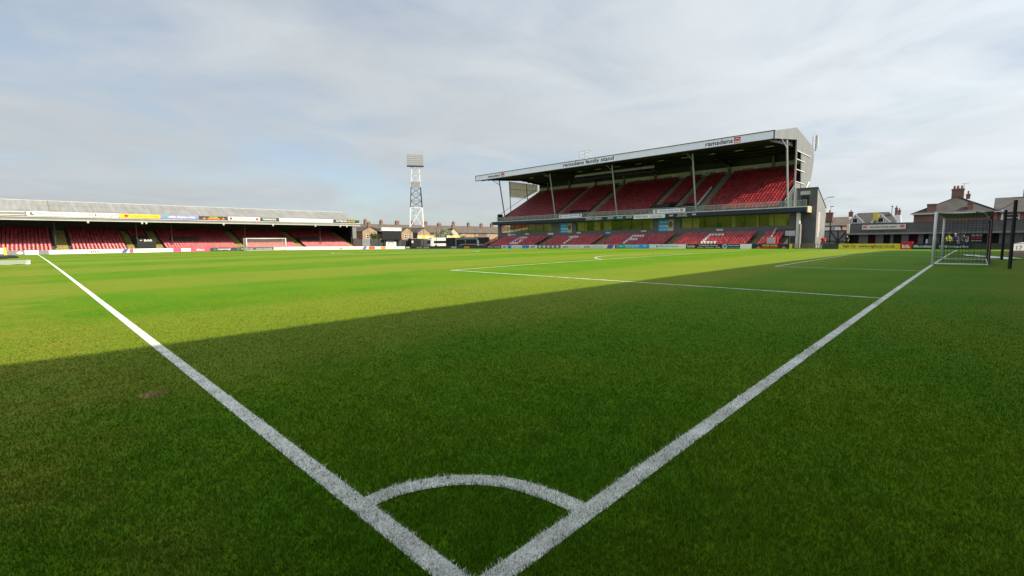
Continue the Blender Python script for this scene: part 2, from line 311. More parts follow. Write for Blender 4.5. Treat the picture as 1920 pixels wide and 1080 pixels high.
ribbon('goal_line', seg((.12, .06), (W-.12, .06)), .12, 'white painted goal line running to the near goal posts')
ribbon('far_touchline', seg((W-.06, 0), (W-.06, LN)), .12, 'white touchline in front of the two-tier stand')
ribbon('far_goal_line', seg((.12, LN-.06), (W-.12, LN-.06)), .12, 'white goal line at the far goal')
ribbon('halfway_line', seg((.12, LN/2), (W-.12, LN/2)), .12, 'white halfway line across the pitch', .0065)
for nm, x0, dpt, wd, lb in (('penalty_area_line', H-20.1, 16.44, 40.2, 'penalty area'), ('goal_area_line', H-9.1, 5.44, 18.2, 'goal area')):
    ribbon(nm, seg((x0, .12), (x0, dpt-.06)), .10, 'white near side line of the '+lb)
    ribbon(nm, seg((x0-.06, dpt), (x0+wd+.06, dpt)), .10, 'white front line of the '+lb+' at the near goal')
    ribbon(nm, seg((x0+wd, .12), (x0+wd, dpt-.06)), .10, 'white farther side line of the '+lb+' at the near goal')
    ribbon(nm, seg((x0, LN-.12), (x0, LN-dpt+.06)), .10, 'white left side line of the '+lb+' at the far goal')
    ribbon(nm, seg((x0-.06, LN-dpt), (x0+wd+.06, LN-dpt)), .10, 'white front line of the '+lb+' at the far goal')
    ribbon(nm, seg((x0+wd, LN-.12), (x0+wd, LN-dpt+.06)), .10, 'white right side line of the '+lb+' at the far goal')
an = math.acos(5.5/9.15)
ribbon('penalty_arc', [(H+9.09*math.sin(a), 11+9.09*math.cos(a)) for a in np.linspace(-an*.985, an*.985, 40)], .10, 'white arc at the edge of the penalty area', .007)
ribbon('centre_circle', [(H+9.09*math.sin(a), LN/2+9.09*math.cos(a)) for a in np.linspace(0, 2*math.pi, 90)], .12, 'white centre circle', .0075)
AO = [(.118, 1.146), (.30, 1.135), (.47, 1.075), (.63, .985), (.77, .855), (.88, .70), (.945, .54), (.985, .34), (1.0, .118)]
AI = [(.118, 1.018), (.27, 1.005), (.42, .950), (.56, .865), (.68, .750), (.77, .61), (.82, .47), (.85, .30), (.862, .118)]
ARC = [((a[0]+b[0])/2, (a[1]+b[1])/2) for a, b in zip(AO, AI)]
def smoothpath(P, k=5):
    r = []
    for i in range(len(P)-1):
        p0, p1, p2, p3 = [np.array(P[j]) for j in (max(i-1, 0), i, i+1, min(i+2, len(P)-1))]
        for t in np.arange(k)/k: r.append(tuple(.5*((2*p1)+(-p0+p2)*t+(2*p0-5*p1+4*p2-p3)*t*t+(-p0+3*p1-3*p2+p3)*t**3)))
    return r+[tuple(P[-1])]
ARC = smoothpath(ARC); ribbon('corner_arc', ARC, .130, 'white quarter-circle corner arc nearest the camera', .0067)

# ------------------------------------------------------------------ grass blades near the camera
def blades():
    n = 760000; dmin, dmax = 1.15, 27.
    d = np.linspace(dmin, dmax, 4000); rho = 15000*(1.9/np.maximum(d, 1.9))**1.75; pdf = rho*d; cdf = np.cumsum(pdf); cdf /= cdf[-1]
    dd = np.interp(RNG.random(n), cdf, d); th = YAW+(RNG.random(n)-.5)*R(104)
    x = CAM.x+dd*np.cos(th); y = CAM.y+dd*np.sin(th)
    ax, ay = np.array([p[0] for p in ARC]), np.array([p[1] for p in ARC])
    near = (x > -.2) & (x < 1.3) & (y > -.2) & (y < 1.5); da = np.full(n, 9.)
    da[near] = np.min(np.hypot(x[near, None]-ax, y[near, None]-ay), 1)
    jit = (RNG.random(n)-.5)*.022
    on = ((x+jit > 0) & (x+jit < .12) & (y > 0)) | ((y+jit > 0) & (y+jit < .12) & (x > 0)) | ((da+jit < .062) & (x > .1) & (y > .1))
    on &= RNG.random(n) < .90+.08*np.sin(x*3.1+1.3*np.sin(y*2.3))*np.sin(y*3.7+np.sin(x*2.9))
    clump = .9+.2*np.sin(x*9.1+np.sin(y*7.3)*1.7)*np.sin(y*8.3+np.sin(x*6.1)*1.9)
    hgt = (.019+.016*RNG.random(n))*clump*np.clip(1-(dd-3)/16, .10, 1); wid = (.0014+.0012*RNG.random(n))*np.maximum(1, dd/3.0)**.55
    a = RNG.random(n)*2*np.pi; la = RNG.random(n)*2*np.pi; ln = hgt*(.25+.75*RNG.random(n))
    z = gz(x, y)-.001; dx, dy = np.cos(a)*wid, np.sin(a)*wid; lx, ly = np.cos(la)*ln, np.sin(la)*ln
    V = np.stack([np.stack([x-dx, y-dy, z], 1), np.stack([x+dx, y+dy, z], 1), np.stack([x+lx*.35+dx*.8, y+ly*.35+dy*.8, z+hgt*.62], 1), np.stack([x+lx*.35-dx*.8, y+ly*.35-dy*.8, z+hgt*.62], 1), np.stack([x+lx, y+ly, z+hgt*(.85+.15*RNG.random(n))], 1)], 1)
    for name, sel, mt, lb in (('grass', ~on, 'blades', 'short mown green grass blades in the foreground'), ('painted_grass', on, 'bladepaint', 'white painted grass blades along the lines at the corner')):
        v = V[sel].reshape(-1, 3); k = int(sel.sum()); me = bpy.data.meshes.new(name); me.vertices.add(5*k); me.vertices.foreach_set('co', v.ravel().astype(np.float32))
        base = np.arange(k)[:, None]*5; loops = np.concatenate([base+np.array([0, 1, 2, 3]), base+np.array([3, 2, 4])], 1).ravel()
        me.loops.add(7*k); me.loops.foreach_set('vertex_index', loops.astype(np.int32)); me.polygons.add(2*k)
        st = (np.arange(k)[:, None]*7+np.array([0, 4])).ravel(); me.polygons.foreach_set('loop_start', st.astype(np.int32))
        me.update(calc_edges=True); me.materials.append(M[mt]); o = bpy.data.objects.new(name, me); COL.objects.link(o); o['kind'] = 'stuff'; tag(o, lb, 'grass')
blades()

# ------------------------------------------------------------------ lettering and boards
_tc = {}
def textmesh(s):
    if s in _tc: return _tc[s]
    c = bpy.data.curves.new('t', 'FONT'); c.body = s; c.size = 1; c.offset = .018; c.resolution_u = 2; o = bpy.data.objects.new('t', c); COL.objects.link(o)
    dg = bpy.context.evaluated_depsgraph_get(); me = bpy.data.meshes.new_from_object(o.evaluated_get(dg)); bpy.data.objects.remove(o); bpy.data.curves.remove(c)
    v = np.zeros(len(me.vertices)*3); me.vertices.foreach_get('co', v); v = v.reshape(-1, 3); f = [tuple(p.vertices) for p in me.polygons]; bpy.data.meshes.remove(me)
    v[:, 0] -= v[:, 0].min(); wd = v[:, 0].max(); lo, hi = v[:, 1].min(), v[:, 1].max(); v[:, 1] = (v[:, 1]-lo)/(hi-lo); v[:, 0] /= wd; _tc[s] = (v, f); return _tc[s]
class Frame:       # a flat face: origin at its lower left as seen from the pitch, right and up vectors
    def __init__(s, o, right, upv=(0, 0, 1)): s.o = Vector(o); s.r = Vector(right).normalized(); s.u = Vector(upv).normalized(); s.n = s.r.cross(s.u)
    def p(s, a, b, c=0.): return s.o+s.r*a+s.u*b+s.n*c
def slab(fr, a0, b0, a1, b1, c0, c1): return MB().prism([fr.p(a0, b0, c0), fr.p(a1, b0, c0), fr.p(a1, b1, c0), fr.p(a0, b1, c0)], fr.n*(c1-c0))
def text(fr, s, a0, b0, a1, b1, m, parent, name='lettering', c=.006):
    v, f = textmesh(s); mb = MB(); mb._a([fr.p(a0+q[0]*(a1-a0), b0+q[1]*(b1-b0), c) for q in v], f); return mb.build(name, m, parent)
def patch(fr, a0, b0, a1, b1, m, parent, name='panel', c=.004, th=.003): return slab(fr, a0, b0, a1, b1, c-th, c).build(name, m, parent)
def disc(fr, a, b, ra, rb, m, parent, name='emblem', c=.005, n=20):
    mb = MB(); mb.quad(*[fr.p(a+ra*math.cos(2*math.pi*k/n), b+rb*math.sin(2*math.pi*k/n), c) for k in range(n)]); return mb.build(name, m, parent)
def poly(fr, pts, m, parent, name='emblem', c=.005): mb = MB(); mb.quad(*[fr.p(a, b, c) for a, b in pts]); return mb.build(name, m, parent)
def redlogo(fr, a0, b0, a1, b1, parent):
    e = patch(fr, a0, b0, a1, b1, 'red', parent, 'emblem', .008, .006); h = b1-b0; w_ = a1-a0
    patch(fr, a0+.08*w_, b0+.12*h, a1-.08*w_, b0+.30*h, 'white', e, 'stripe', .011, .003)
    poly(fr, [(a0+w_*(.12+.76*t), b0+h*(.48+.22*math.sin(t*math.pi))) for t in np.linspace(0, 1, 8)]+[(a0+w_*(.88-.76*t), b0+h*(.56+.26*math.sin((1-t)*math.pi))) for t in np.linspace(0, 1, 8)], 'white', e, 'swoosh', .012)

def board(name, fr, wd, h, m, label, cat='advertising board', group=None, depth=.06):
    o = slab(fr, 0, 0, wd, h, -depth, 0).build(name, m); tag(o, label, cat, group)
    # place the origin at the board's own foot
    c = fr.p(wd/2, 0, -depth/2); o.location = c; o.data.transform(Matrix.Translation(-c)); return o

# hoardings in front of the far stand (Y = 104.5), left to right
def farfr(x0, z=None): return Frame((x0, 104.5, float(gz(x0, 104.5)) if z is None else z), (1, 0, 0))
GH = 'advertising boards along the far goal line'
def fb(x0, x1, m, label, h=.68):
    fr = farfr(x0); fr.r = Vector((x1-x0, 0, float(gz(x1, 104.5)-gz(x0, 104.5)))).normalized(); return board('advertising_board', fr, x1-x0-.02, h, m, label, group=GH), fr
o, f = fb(-14, -1.40, 'grey', 'plain grey board at the far left end beside the touchline'); disc(f, 12.1, .3, .35, .2, 'white', o)
o, f = fb(-1.38, .22, 'white', 'short white board where the touchline meets the far end'); text(f, 'VICTORIA', .2, .18, 1.4, .45, 'grey', o)
o, f = fb(.24, 1.30, 'grey', 'short plain grey board right of the touchline end')
o, f = fb(1.32, 5.97, 'white', 'white board with faint blue lettering at both ends'); text(f, 'ESTATES', .2, .15, 1.3, .5, 'lilac', o); text(f, 'ESTATES', 3.4, .15, 4.5, .5, 'lilac', o)
o, f = fb(6.0, 10.34, 'white', 'white attis insurance board at the far end'); text(f, 'attis', .3, .12, 1.5, .56, 'charcoal', o); text(f, 'INSURANCE', 1.75, .18, 4.1, .46, 'grey', o)
o, f = fb(10.36, 11.97, 'white', 'small board with a purple slash and a red end'); poly(f, [(0, .02), (.35, .66), (1.0, .66), (.6, .02)], 'purple', o); patch(f, 1.12, .02, 1.59, .66, 'pink', o)
o, f = fb(11.99, 17.8, 'white', 'white board with thin grey lettering below the BAR sign'); text(f, 'J. S. SWALES', .5, .16, 4.4, .5, 'grey', o)
o, f = fb(17.82, 23.68, 'pink', 'pink board with two white logotypes'); patch(f, 1.2, .05, 2.7, .62, 'white', o); text(f, 'eltherm', 3.6, .14, 4.9, .55, 'white', o); text(f, 'eltherm', 1.35, .16, 2.55, .52, 'pink', o, c=.009)
o, f = fb(23.7, 31.6, 'charcoal', 'dark board with two green marks left of the far goal')
for k in (0, 4.1): disc(f, .8+k, .32, .25, .16, 'green', o); text(f, 'myenergi', 1.3+k, .14, 3.5+k, .54, 'white', o)
o, f = fb(31.62, 35.28, 'charcoal', 'dark board with white text behind the far goal'); text(f, 'SOLUTIONS', .3, .15, 3.3, .52, 'white', o)
o, f = fb(35.3, 45.4, 'white', 'long blank white board right of the far goal centre')
o, f = fb(45.42, 55.6, 'white', 'long blank white board below the far stand right block'); disc(f, 4.7, .3, .5, .18, 'grey', o)
o, f = fb(55.62, 61.8, 'offwhite', 'pale board with a purple slash and red and orange panels'); poly(f, [(0, .02), (.3, .66), (1.1, .66), (.7, .02)], 'purple', o); patch(f, 1.6, .05, 3.2, .62, 'red', o); patch(f, 4.9, .05, 6.1, .62, 'orange', o); text(f, 'KINGS', 1.8, .14, 3.0, .5, 'orange', o, c=.009)
o, f = fb(61.82, 67.5, 'sheet', 'plain pale blue board below the scoreboard')
o, f = fb(67.52, 69.2, 'navy', 'short navy board at the far right corner'); text(f, 'GTFC', .3, .16, 1.4, .52, 'white', o)

# hoardings in front of the two-tier stand (X = 69); the viewer sees +Y on the left
GF = 'advertising boards along the far touchline'
def lb(y0, y1, m, label, h=.66, gp=GF):
    z0, z1 = float(gz(69, y0)), float(gz(69, y1)); fr = Frame((69, y0, z0), (0, y1-y0, z1-z0)); return board('advertising_board', fr, y0-y1-.02, h, m, label, group=gp), fr
o, f = lb(104.4, 88, 'charcoal', 'long dark board in the far corner below the coach'); 
for k in (3., 6.): text(f, 'BLUNDELL PARK', k, .16, k+2.2, .5, 'white', o)
o, f = lb(87.98, 75.0, 'charcoal', 'dark board behind the portable goal'); patch(f, 5.4, .1, 7.2, .55, 'orange', o); text(f, 'attis', .6, .1, 2.6, .6, 'white', o)
o, f = lb(74.9, 70.44, 'charcoal', 'dark board with thin white text at the left end of the two-tier stand'); text(f, 'FAMILY STAND', .3, .22, 2.0, .46, 'white', o); text(f, 'SUPPORTERS', 2.4, .22, 4.2, .46, 'white', o)
o, f = lb(70.42, 63.5, 'white', 'white board with two small blue panels below the letter G'); patch(f, 1.9, .04, 3.0, .62, 'blue', o); patch(f, 6.9-.9, .04, 6.9, .62, 'blue', o); text(f, 'ABBEY', .3, .12, 1.6, .54, 'charcoal', o); text(f, 'HOMES FOR SALE', 3.2, .16, 5.8, .5, 'lightgrey', o)
o, f = lb(63.48, 60.4, 'white', 'short white board with blue end right of the letter G'); patch(f, 0, .04, 1.0, .62, 'blue', o); text(f, 'ABBEY', 1.3, .12, 2.7, .54, 'charcoal', o)
o, f = lb(60.38, 54.5, 'grey', 'grey board with a row of small white crests')
for k in range(5): disc(f, .7+k*1.1, .34, .22, .24, 'white', o)
o, f = lb(54.48, 44.4, 'white', 'long white attis insurance board below the letter T')
for k in (.5, 5.3): text(f, 'attis', k, .12, k+1.3, .54, 'charcoal', o); text(f, 'INSURANCE', k+1.6, .16, k+4.1, .46, 'lightgrey', o)
o, f = lb(44.38, 42.36, 'white', 'short board with a purple slash beside the teal board'); poly(f, [(0, .02), (.3, .64), (1.5, .64), (1.1, .02)], 'purple', o); patch(f, 1.62, .02, 2.0, .64, 'red', o)
o, f = lb(42.34, 36.36, 'teal', 'teal and blue board below the letter F'); patch(f, 2.9, .0, 5.96, .655, 'skyblue', o); text(f, 'CLEETHORPES', 1.5, .30, 4.2, .56, 'white', o, c=.008); text(f, 'beach', .5, .3, 1.1, .55, 'white', o); text(f, 'NE', 4.9, .3, 5.4, .56, 'white', o, c=.008); text(f, 'chiropractic clinic', 1.6, .08, 4.1, .24, 'white', o, c=.008)
o, f = lb(36.34, 30.26, 'white', 'white ProAmpac board with a teal mark'); poly(f, [(1.2, .12), (1.2, .56), (1.65, .34)], 'teal', o); text(f, 'ProAmpac', 1.8, .12, 4.9, .56, 'teal', o)
o, f = lb(30.24, 28.7, 'black', 'short black board with white script'); text(f, 'David Elder', .15, .16, 1.4, .52, 'white', o)
o, f = lb(28.68, 25.04, 'black', 'black board with two lines of white text below the letter C'); text(f, 'Handyman Services', .4, .36, 3.2, .58, 'white', o); text(f, 'kitchens - bathrooms - fitting', .15, .1, 3.5, .3, 'white', o)
o, f = lb(25.02, 22.44, 'navy', 'navy board with a blue and white round badge'); disc(f, .5, .33, .36, .3, 'white', o); disc(f, .5, .33, .28, .22, 'blue', o, 'badge', .008); text(f, 'Freeman Roofing Ltd', 1.0, .34, 2.5, .56, 'white', o); patch(f, 1.0, .14, 2.5, .22, 'teal', o)
o, f = lb(22.42, 20.9, 'white', 'short blank white board near the right end of the stand')
o, f = lb(20.88, 16.3, 'navy', 'navy board with orange lettering and two orange pyramids')
for k in (.45, 3.6): poly(f, [(k, .06), (k+.3, .22), (k+.38, .42), (k+.45, .22), (k+.78, .06)], 'orange', o)
text(f, 'WINNER WINNER', 1.3, .30, 3.2, .58, 'yellow', o); patch(f, 1.2, .08, 3.3, .26, 'red', o)
o, f = lb(12.6, 10.86, 'charcoal', 'short plain dark board left of the yellow board')
o, f = lb(10.84, 4.92, 'yellow', 'long yellow board for a car dealer website'); text(f, 'Right Car', .45, .12, 1.75, .54, 'charcoal', o); text(f, 'www.rightcar.co.uk', 2.0, .10, 5.45, .54, 'charcoal', o)
o, f = lb(4.90, 3.90, 'red', 'short red Biffa board'); text(f, 'Biffa', .15, .14, .85, .52, 'white', o)
o, f = lb(3.88, -1.0, 'navy', 'navy biffa.co.uk board behind the near goal'); text(f, 'biffa.co.uk/quote', .15, .14, 1.9, .5, 'white', o); text(f, '0 OFFER 2 for Business Waste', 2.3, .16, 4.6, .46, 'white', o)
o, f = lb(-1.02, -9.5, 'charcoal', 'plain dark board at the right edge behind the net poles')

# ------------------------------------------------------------------ seats
def seatmesh(name, m):
    mb = MB()
    def grid(P, nu, nv): mb._a([P(i/nu, j/nv) for j in range(nv+1) for i in range(nu+1)], [(j*(nu+1)+i, j*(nu+1)+i+1, (j+1)*(nu+1)+i+1, (j+1)*(nu+1)+i) for j in range(nv) for i in range(nu)])
    def back(u, v): a = 2*u-1; w_ = .200*(1-.16*v**4); return (a*w_, .06-.06*a*a+.02*v+.09*v*v, .42+(.36-.05*a**4)*v)
    grid(back, 4, 3); grid(lambda u, v: ((2*u-1)*.17, .16-.04*(2*u-1)**2+.05*v*0+.02*v, .78-.05*(2*u-1)**4-.03*v), 4, 1)
    def pan(u, v): a = 2*u-1; return (a*.19, .05-.40*v, .415+.03*a*a+.03*math.sin(v*math.pi*.9)-(.07 if v > .95 else 0))
    grid(pan, 4, 4); mb.bar((0, .05, 0), (0, .05, .42), .05)
    return mb
SEATPARTS = seatmesh('seat', 'seatred')
def lay_seats(stand, spots, face, limit=300):
    """spots: (x,y,z,white). nearest ones become parts, the rest one mass"""
    rot = Matrix.Rotation({'-Y': 0, '-X': -math.pi/2}[face], 3, 'Z')
    sv = np.array([tuple(rot @ Vector(v)) for v in SEATPARTS.v]); sf = SEATPARTS.f
    mr = bpy.data.meshes.new('seat'); mr.from_pydata(sv.tolist(), [], sf); mr.materials.append(M['seatred']); mr.polygons.foreach_set('use_smooth', [True]*len(mr.polygons))
    mw = mr.copy(); mw.materials.clear(); mw.materials.append(M['seatwhite'])
    order = sorted(range(len(spots)), key=lambda i: (not spots[i][3], (Vector(spots[i][:3])-CAM).length))
    for i in order[:limit]:
        x, y, z, wh = spots[i]; o = bpy.data.objects.new('seat', mw if wh else mr); COL.objects.link(o); o.parent = stand; o.location = Vector((x, y, z))-stand.location
        o.rotation_euler = (random.uniform(-.02, .02), random.uniform(-.02, .02), random.uniform(-.03, .03))
    rest = [spots[i] for i in order[limit:]]
    if rest:
        P = np.array([r[:3] for r in rest])-np.array(stand.location); V = (P[:, None, :]+sv[None]).reshape(-1, 3); n = len(sv)
        me = bpy.data.meshes.new('seating'); me.from_pydata(V.tolist(), [], [tuple(a+k*n for a in fc) for k in range(len(rest)) for fc in sf])
        at = me.attributes.new('tint', 'FLOAT', 'POINT'); at.data.foreach_set('value', np.repeat(RNG.random(len(rest)), n).astype(np.float32)); me.materials.append(M['seatred']); me.polygons.foreach_set('use_smooth', [True]*len(me.polygons))
        o = bpy.data.objects.new('seating', me); COL.objects.link(o); o.parent = stand; o['kind'] = 'stuff'

def stepped(mb, face, a0, a1, f0, tread, z0, rise, n, base):
    """n steps; a = along the stand, f = depth"""
    for i in range(n):
        if face == '-Y': mb.box(a0, f0+i*tread, base, a1, f0+(i+1)*tread, z0+i*rise)
        else: mb.box(f0+i*tread, a0, base, f0+(i+1)*tread, a1, z0+i*rise)

# ------------------------------------------------------------------ far end stand
FS = thing('covered_stand', (22, 106, 0), 'long low covered stand of red seats with corrugated roof behind the far goal', 'stand')
FZ, FR, FT, NR = .12, .262, .75, 16
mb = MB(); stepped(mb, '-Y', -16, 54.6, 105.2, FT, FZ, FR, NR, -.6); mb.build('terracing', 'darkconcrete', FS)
AIS = [(2.2, 3.9), (11.6, 12.7), (15.5, 16.9), (29.3, 30.7), (41.2, 42.5), (53.2, 54.6)]
for k, (a, b) in enumerate(AIS):
    for i in range(NR):
        y = 105.2+i*FT; z = FZ+i*FR; mb = MB(); mb.box(a+.06, y-.02, z-.25, b-.06, y+FT*.5, z+.13); mb.build('step', 'stepyellow', FS)
MOUTH = [(-8.5, -5.0, 5, 8), (12.7, 15.5, -1, 9), (18.4, 23.2, 6, 8), (43.0, 47.6, 6, 8)]       # gangway mouths among the rows
sp = []
for i in range(NR):
    for x in np.arange(-15.5, 54.3, .475):
        if any(a-.2 < x < b+.2 for a, b in AIS): continue
        if any(a-.1 < x < b+.1 and r0 <= i <= r1 for a, b, r0, r1 in MOUTH): continue
        sp.append((x+random.uniform(-.02, .02), 105.2+i*FT+.36, FZ+i*FR, False))
fs_spots = sp
mb = MB(); mb.box(12.75, 105.5, -.2, 15.45, 112.2, 2.55); mb.build('bar_entrance', 'black', FS)
fr = Frame((12.8, 105.49, 0), (1, 0, 0)); text(fr, 'BAR', .95, 2.08, 2.15, 2.42, 'white', FS, 'bar_lettering'); text(fr, '<', .35, 2.15, .65, 2.36, 'white', FS, 'arrow')
for k, (a, b, r0, r1) in enumerate(MOUTH):
    if r0 < 0: continue
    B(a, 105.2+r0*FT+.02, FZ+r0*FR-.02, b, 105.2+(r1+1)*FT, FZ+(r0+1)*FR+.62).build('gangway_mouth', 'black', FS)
    B(a-.05, 105.2+r0*FT-.03, FZ+r0*FR+.9, b+.05, 105.2+r0*FT+.01, FZ+r0*FR+.95).build('handrail', 'darksteel', FS)
# walls, roof
B(-16, 117.6, -.5, 54.6, 117.8, 7.9).build('back_wall', 'charcoal', FS)
MB().prism([(54.62, 107.6, -.5), (54.62, 117.8, -.5), (54.62, 117.8, 7.3), (54.62, 114.2, 8.9), (54.62, 107.6, 6.5)], (.14, 0, 0)).build('end_wall', 'black', FS)
MB().prism([(54.9, 105.3, -.1), (54.9, 114, 3.2), (54.9, 114, 3.3), (54.9, 105.3, .35)], (.1, 0, 0)).build('side_rail', 'red', FS)
B(54.8, 110.6, 2.6, 57.3, 110.75, 5.3).build('side_panel', 'slabgrey', FS)
EY, EZ, RY, RZ = 105.05, 6.28, 114.2, 9.12
def roofpt(t): return (EY+(RY-EY)*t, EZ+(RZ-EZ)*t)
def corr(x0, x1, t0, t1, lift):
    mb = MB(); n = max(2, round((x1-x0)/.165)); vs = []
    for i in range(n+1):
        x = x0+(x1-x0)*i/n; dz = (.075 if i % 2 else -.0)+lift
        for t in (t0, t1): y, z = roofpt(t); vs.append((x, y, z+dz))
    mb._a(vs, [(2*i, 2*i+1, 2*i+3, 2*i+2) for i in range(n)]); return mb
for r, (t0, t1, lf) in enumerate(((-.02, .36, .0), (.335, .70, .014), (.675, 1.0, .028))):
    x = -16.
    while x < 55.2:
        wd = .99 if x > 1.7 else 2.0; wd = min(wd, 55.5-x); q = corr(x, x+wd+.02, t0, t1, lf+random.uniform(-.006, .008)) if x > 1.7 else MB().quad(*[(a, roofpt(t)[0], roofpt(t)[1]+lf+.03) for a, t in ((x, t0), (x+wd, t0), (x+wd, t1), (x, t1))]); q.build('roof_sheet', 'asbestos', FS); x += wd
MB().bar((2.0, *roofpt(0)[:1], EZ+.09), (2.0, *roofpt(1)[:1], RZ+.11), .13, .05).build('roof_flashing', 'wood', FS)
mb = MB(); mb.quad((-16, RY, RZ+.03), (55.5, RY, RZ+.03), (55.5, 118, 7.2), (-16, 118, 7.2)); mb.build('rear_roof', 'asbestos', FS)
MB().bar((-16, RY, RZ+.07), (55.5, RY, RZ+.07), .35, .06).build('ridge_cap', 'offwhite', FS)
B(-16, EY-.06, 5.52, 55.4, EY+.05, 6.02).build('eaves_fascia', 'slabgrey', FS); B(-16, EY-.16, 6.0, 55.4, EY-.02, 6.1).build('gutter', 'offwhite', FS)
B(-16, EY-.10, 5.50, 55.45, EY-.06, 5.58).build('eaves_trim', 'offwhite', FS)
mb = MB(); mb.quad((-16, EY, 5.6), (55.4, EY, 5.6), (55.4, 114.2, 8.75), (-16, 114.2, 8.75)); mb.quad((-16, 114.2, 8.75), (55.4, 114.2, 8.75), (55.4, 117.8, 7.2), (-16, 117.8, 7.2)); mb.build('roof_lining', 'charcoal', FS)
for x, zb in ((-9.0, 1.0), (2.35, 1.0), (13.05, .1), (18.3, 1.0), (30.9, 1.0), (46.7, 1.0), (54.4, .4)):
    MB().tube([(x, 107.6, zb-.6), (x, 107.6, 6.3)], .085, 8).build('column', 'charcoal', FS)
for x in (6.4, 13.6, 14.2, 26.4, 35.6, 44.6, 50.4, 52.0):
    mb = MB(); mb.bar((x, EY-.02, 5.55), (x, EY-.02, 5.38), .05); mb.prism([(x-.14, EY-.22, 5.40), (x+.14, EY-.22, 5.40), (x+.14, EY-.12, 5.16), (x-.14, EY-.12, 5.16)], (0, .16, .06)); mb.build('floodlamp', 'offwhite', FS)
GS = 'sponsor signs along the far stand roof edge'
def rs(x0, x1, m, label, h=.66):
    fr = Frame((x0, EY-.19, 6.18), (1, 0, 0)); return board('roof_sign', fr, x1-x0-.03, h, m, label, 'sign', GS, .04), fr
o, f = rs(-16, -.72, 'slabgrey', 'unlettered pale grey roof sign at the left end of the far stand'); patch(f, .1, .06, 15.1, .13, 'white', o); patch(f, .1, .52, 15.1, .6, 'white', o)
o, f = rs(-.70, 10.48, 'white', 'long white pipework supplies sign with a phone number'); disc(f, .6, .33, .26, .24, 'charcoal', o); disc(f, .68, .38, .12, .11, 'white', o, 'dot', .008); text(f, 'PIPEWORK SUPPLIES', 1.0, .16, 5.2, .5, 'boxgrey', o); text(f, 'industrial', 5.4, .18, 7.0, .42, 'grey', o); text(f, '01472 211233', 7.3, .12, 10.9, .54, 'charcoal', o)
o, f = rs(10.52, 16.34, 'yellow', 'yellow Topps Readymix sign on the far stand roof'); disc(f, .95, .34, .3, .2, 'red', o); text(f, 'Topps Readymix Ltd', 1.3, .14, 3.7, .52, 'orange', o); text(f, 'T: 01472 488088', 4.0, .18, 5.5, .46, 'orange', o)
o, f = rs(16.38, 22.24, 'lilac', 'purple wilkin chapman rollits sign'); disc(f, .75, .34, .22, .22, 'teal', o); text(f, 'wilkin chapman rollits', 1.15, .12, 5.3, .54, 'white', o)
o, f = rs(22.28, 27.2, 'charcoal', 'dark sign with orange pyramids and red and yellow lettering')
for k in (.5, 3.7): poly(f, [(k, .1), (k+.3, .3), (k+.4, .54), (k+.5, .3), (k+.8, .1)], 'orange', o)
text(f, 'WINNER', 1.7, .34, 3.2, .6, 'yellow', o); patch(f, 1.45, .08, 3.5, .3, 'orange', o)
o, f = rs(27.24, 33.12, 'white', 'white Grimsby News sign with two red discs'); disc(f, .5, .33, .26, .25, 'red', o); disc(f, 5.3, .33, .26, .25, 'red', o); text(f, 'Grimsby News', 1.2, .10, 4.6, .56, 'charcoal', o)
o, f = rs(33.16, 36.86, 'charcoal', 'dark sign with white capitals right of the Grimsby News sign'); text(f, "McKINNONS", .5, .14, 3.1, .54, 'white', o)
o, f = rs(36.90, 48.7, 'white', 'long white sign with faint red lettering'); text(f, 'Fishers Services', .4, .30, 3.4, .54, 'pink', o); patch(f, .4, .12, 3.4, .18, 'pink', o); text(f, 'industrial', 3.9, .2, 5.4, .46, 'grey', o)
o, f = rs(48.74, 55.2, 'charcoal', 'dark PATTESONS GLASS sign at the right end of the far stand'); text(f, 'PATTESONS', .7, .14, 3.3, .54, 'white', o); text(f, 'GLASS', 3.5, .14, 5.3, .54, 'yellow', o)

# ------------------------------------------------------------------ two-tier family stand
TS = thing('two_tier_stand', (80, 47, 0), 'tall two-tier stand of red seats under a sloping white-edged roof', 'stand')
Y0, Y1 = 18.0, 77.0        # right and left ends
LX, LT, LZ, LR, LNR = 69.55, .72, .30, .285, 7
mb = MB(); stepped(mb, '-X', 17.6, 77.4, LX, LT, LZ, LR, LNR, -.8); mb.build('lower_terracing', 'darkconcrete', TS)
LA = [(59.9, 61.6), (46.9, 48.5), (33.2, 34.6), (20.6, 21.7), (75.2, 75.9)]
for a, b in LA:
    for i in range(LNR): x = LX+i*LT; z = LZ+i*LR; B(x-.02, a, z-.26, x+LT*.5, b, z+.14).build('step', 'stepolive', TS)
LET = {'G': (69.5, ['11111', '1....', '1..11', '1...1', '11111']), 'T': (56.0, ['11111', '..1..', '..1..', '..1..', '..1..']), 'F': (42.3, ['11111', '1....', '1111.', '1....', '1....']), 'C': (28.6, ['11111', '1....', '1....', '1....', '11111'])}
fam = []
for i in range(LNR):
    for k in range(123):
        y = 77.0-.48*k
        if y < 18.0 or any(a-.15 < y < b+.15 for a, b in LA): continue
        wh = False
        for yl, pat in LET.values():
            c = int((yl-y)//.48)
            if 0 <= c < 5 and 1 <= i <= 5 and pat[5-i][c] == '1' and yl-y >= 0: wh = True
        fam.append((LX+i*LT+.40, y, LZ+i*LR, wh))
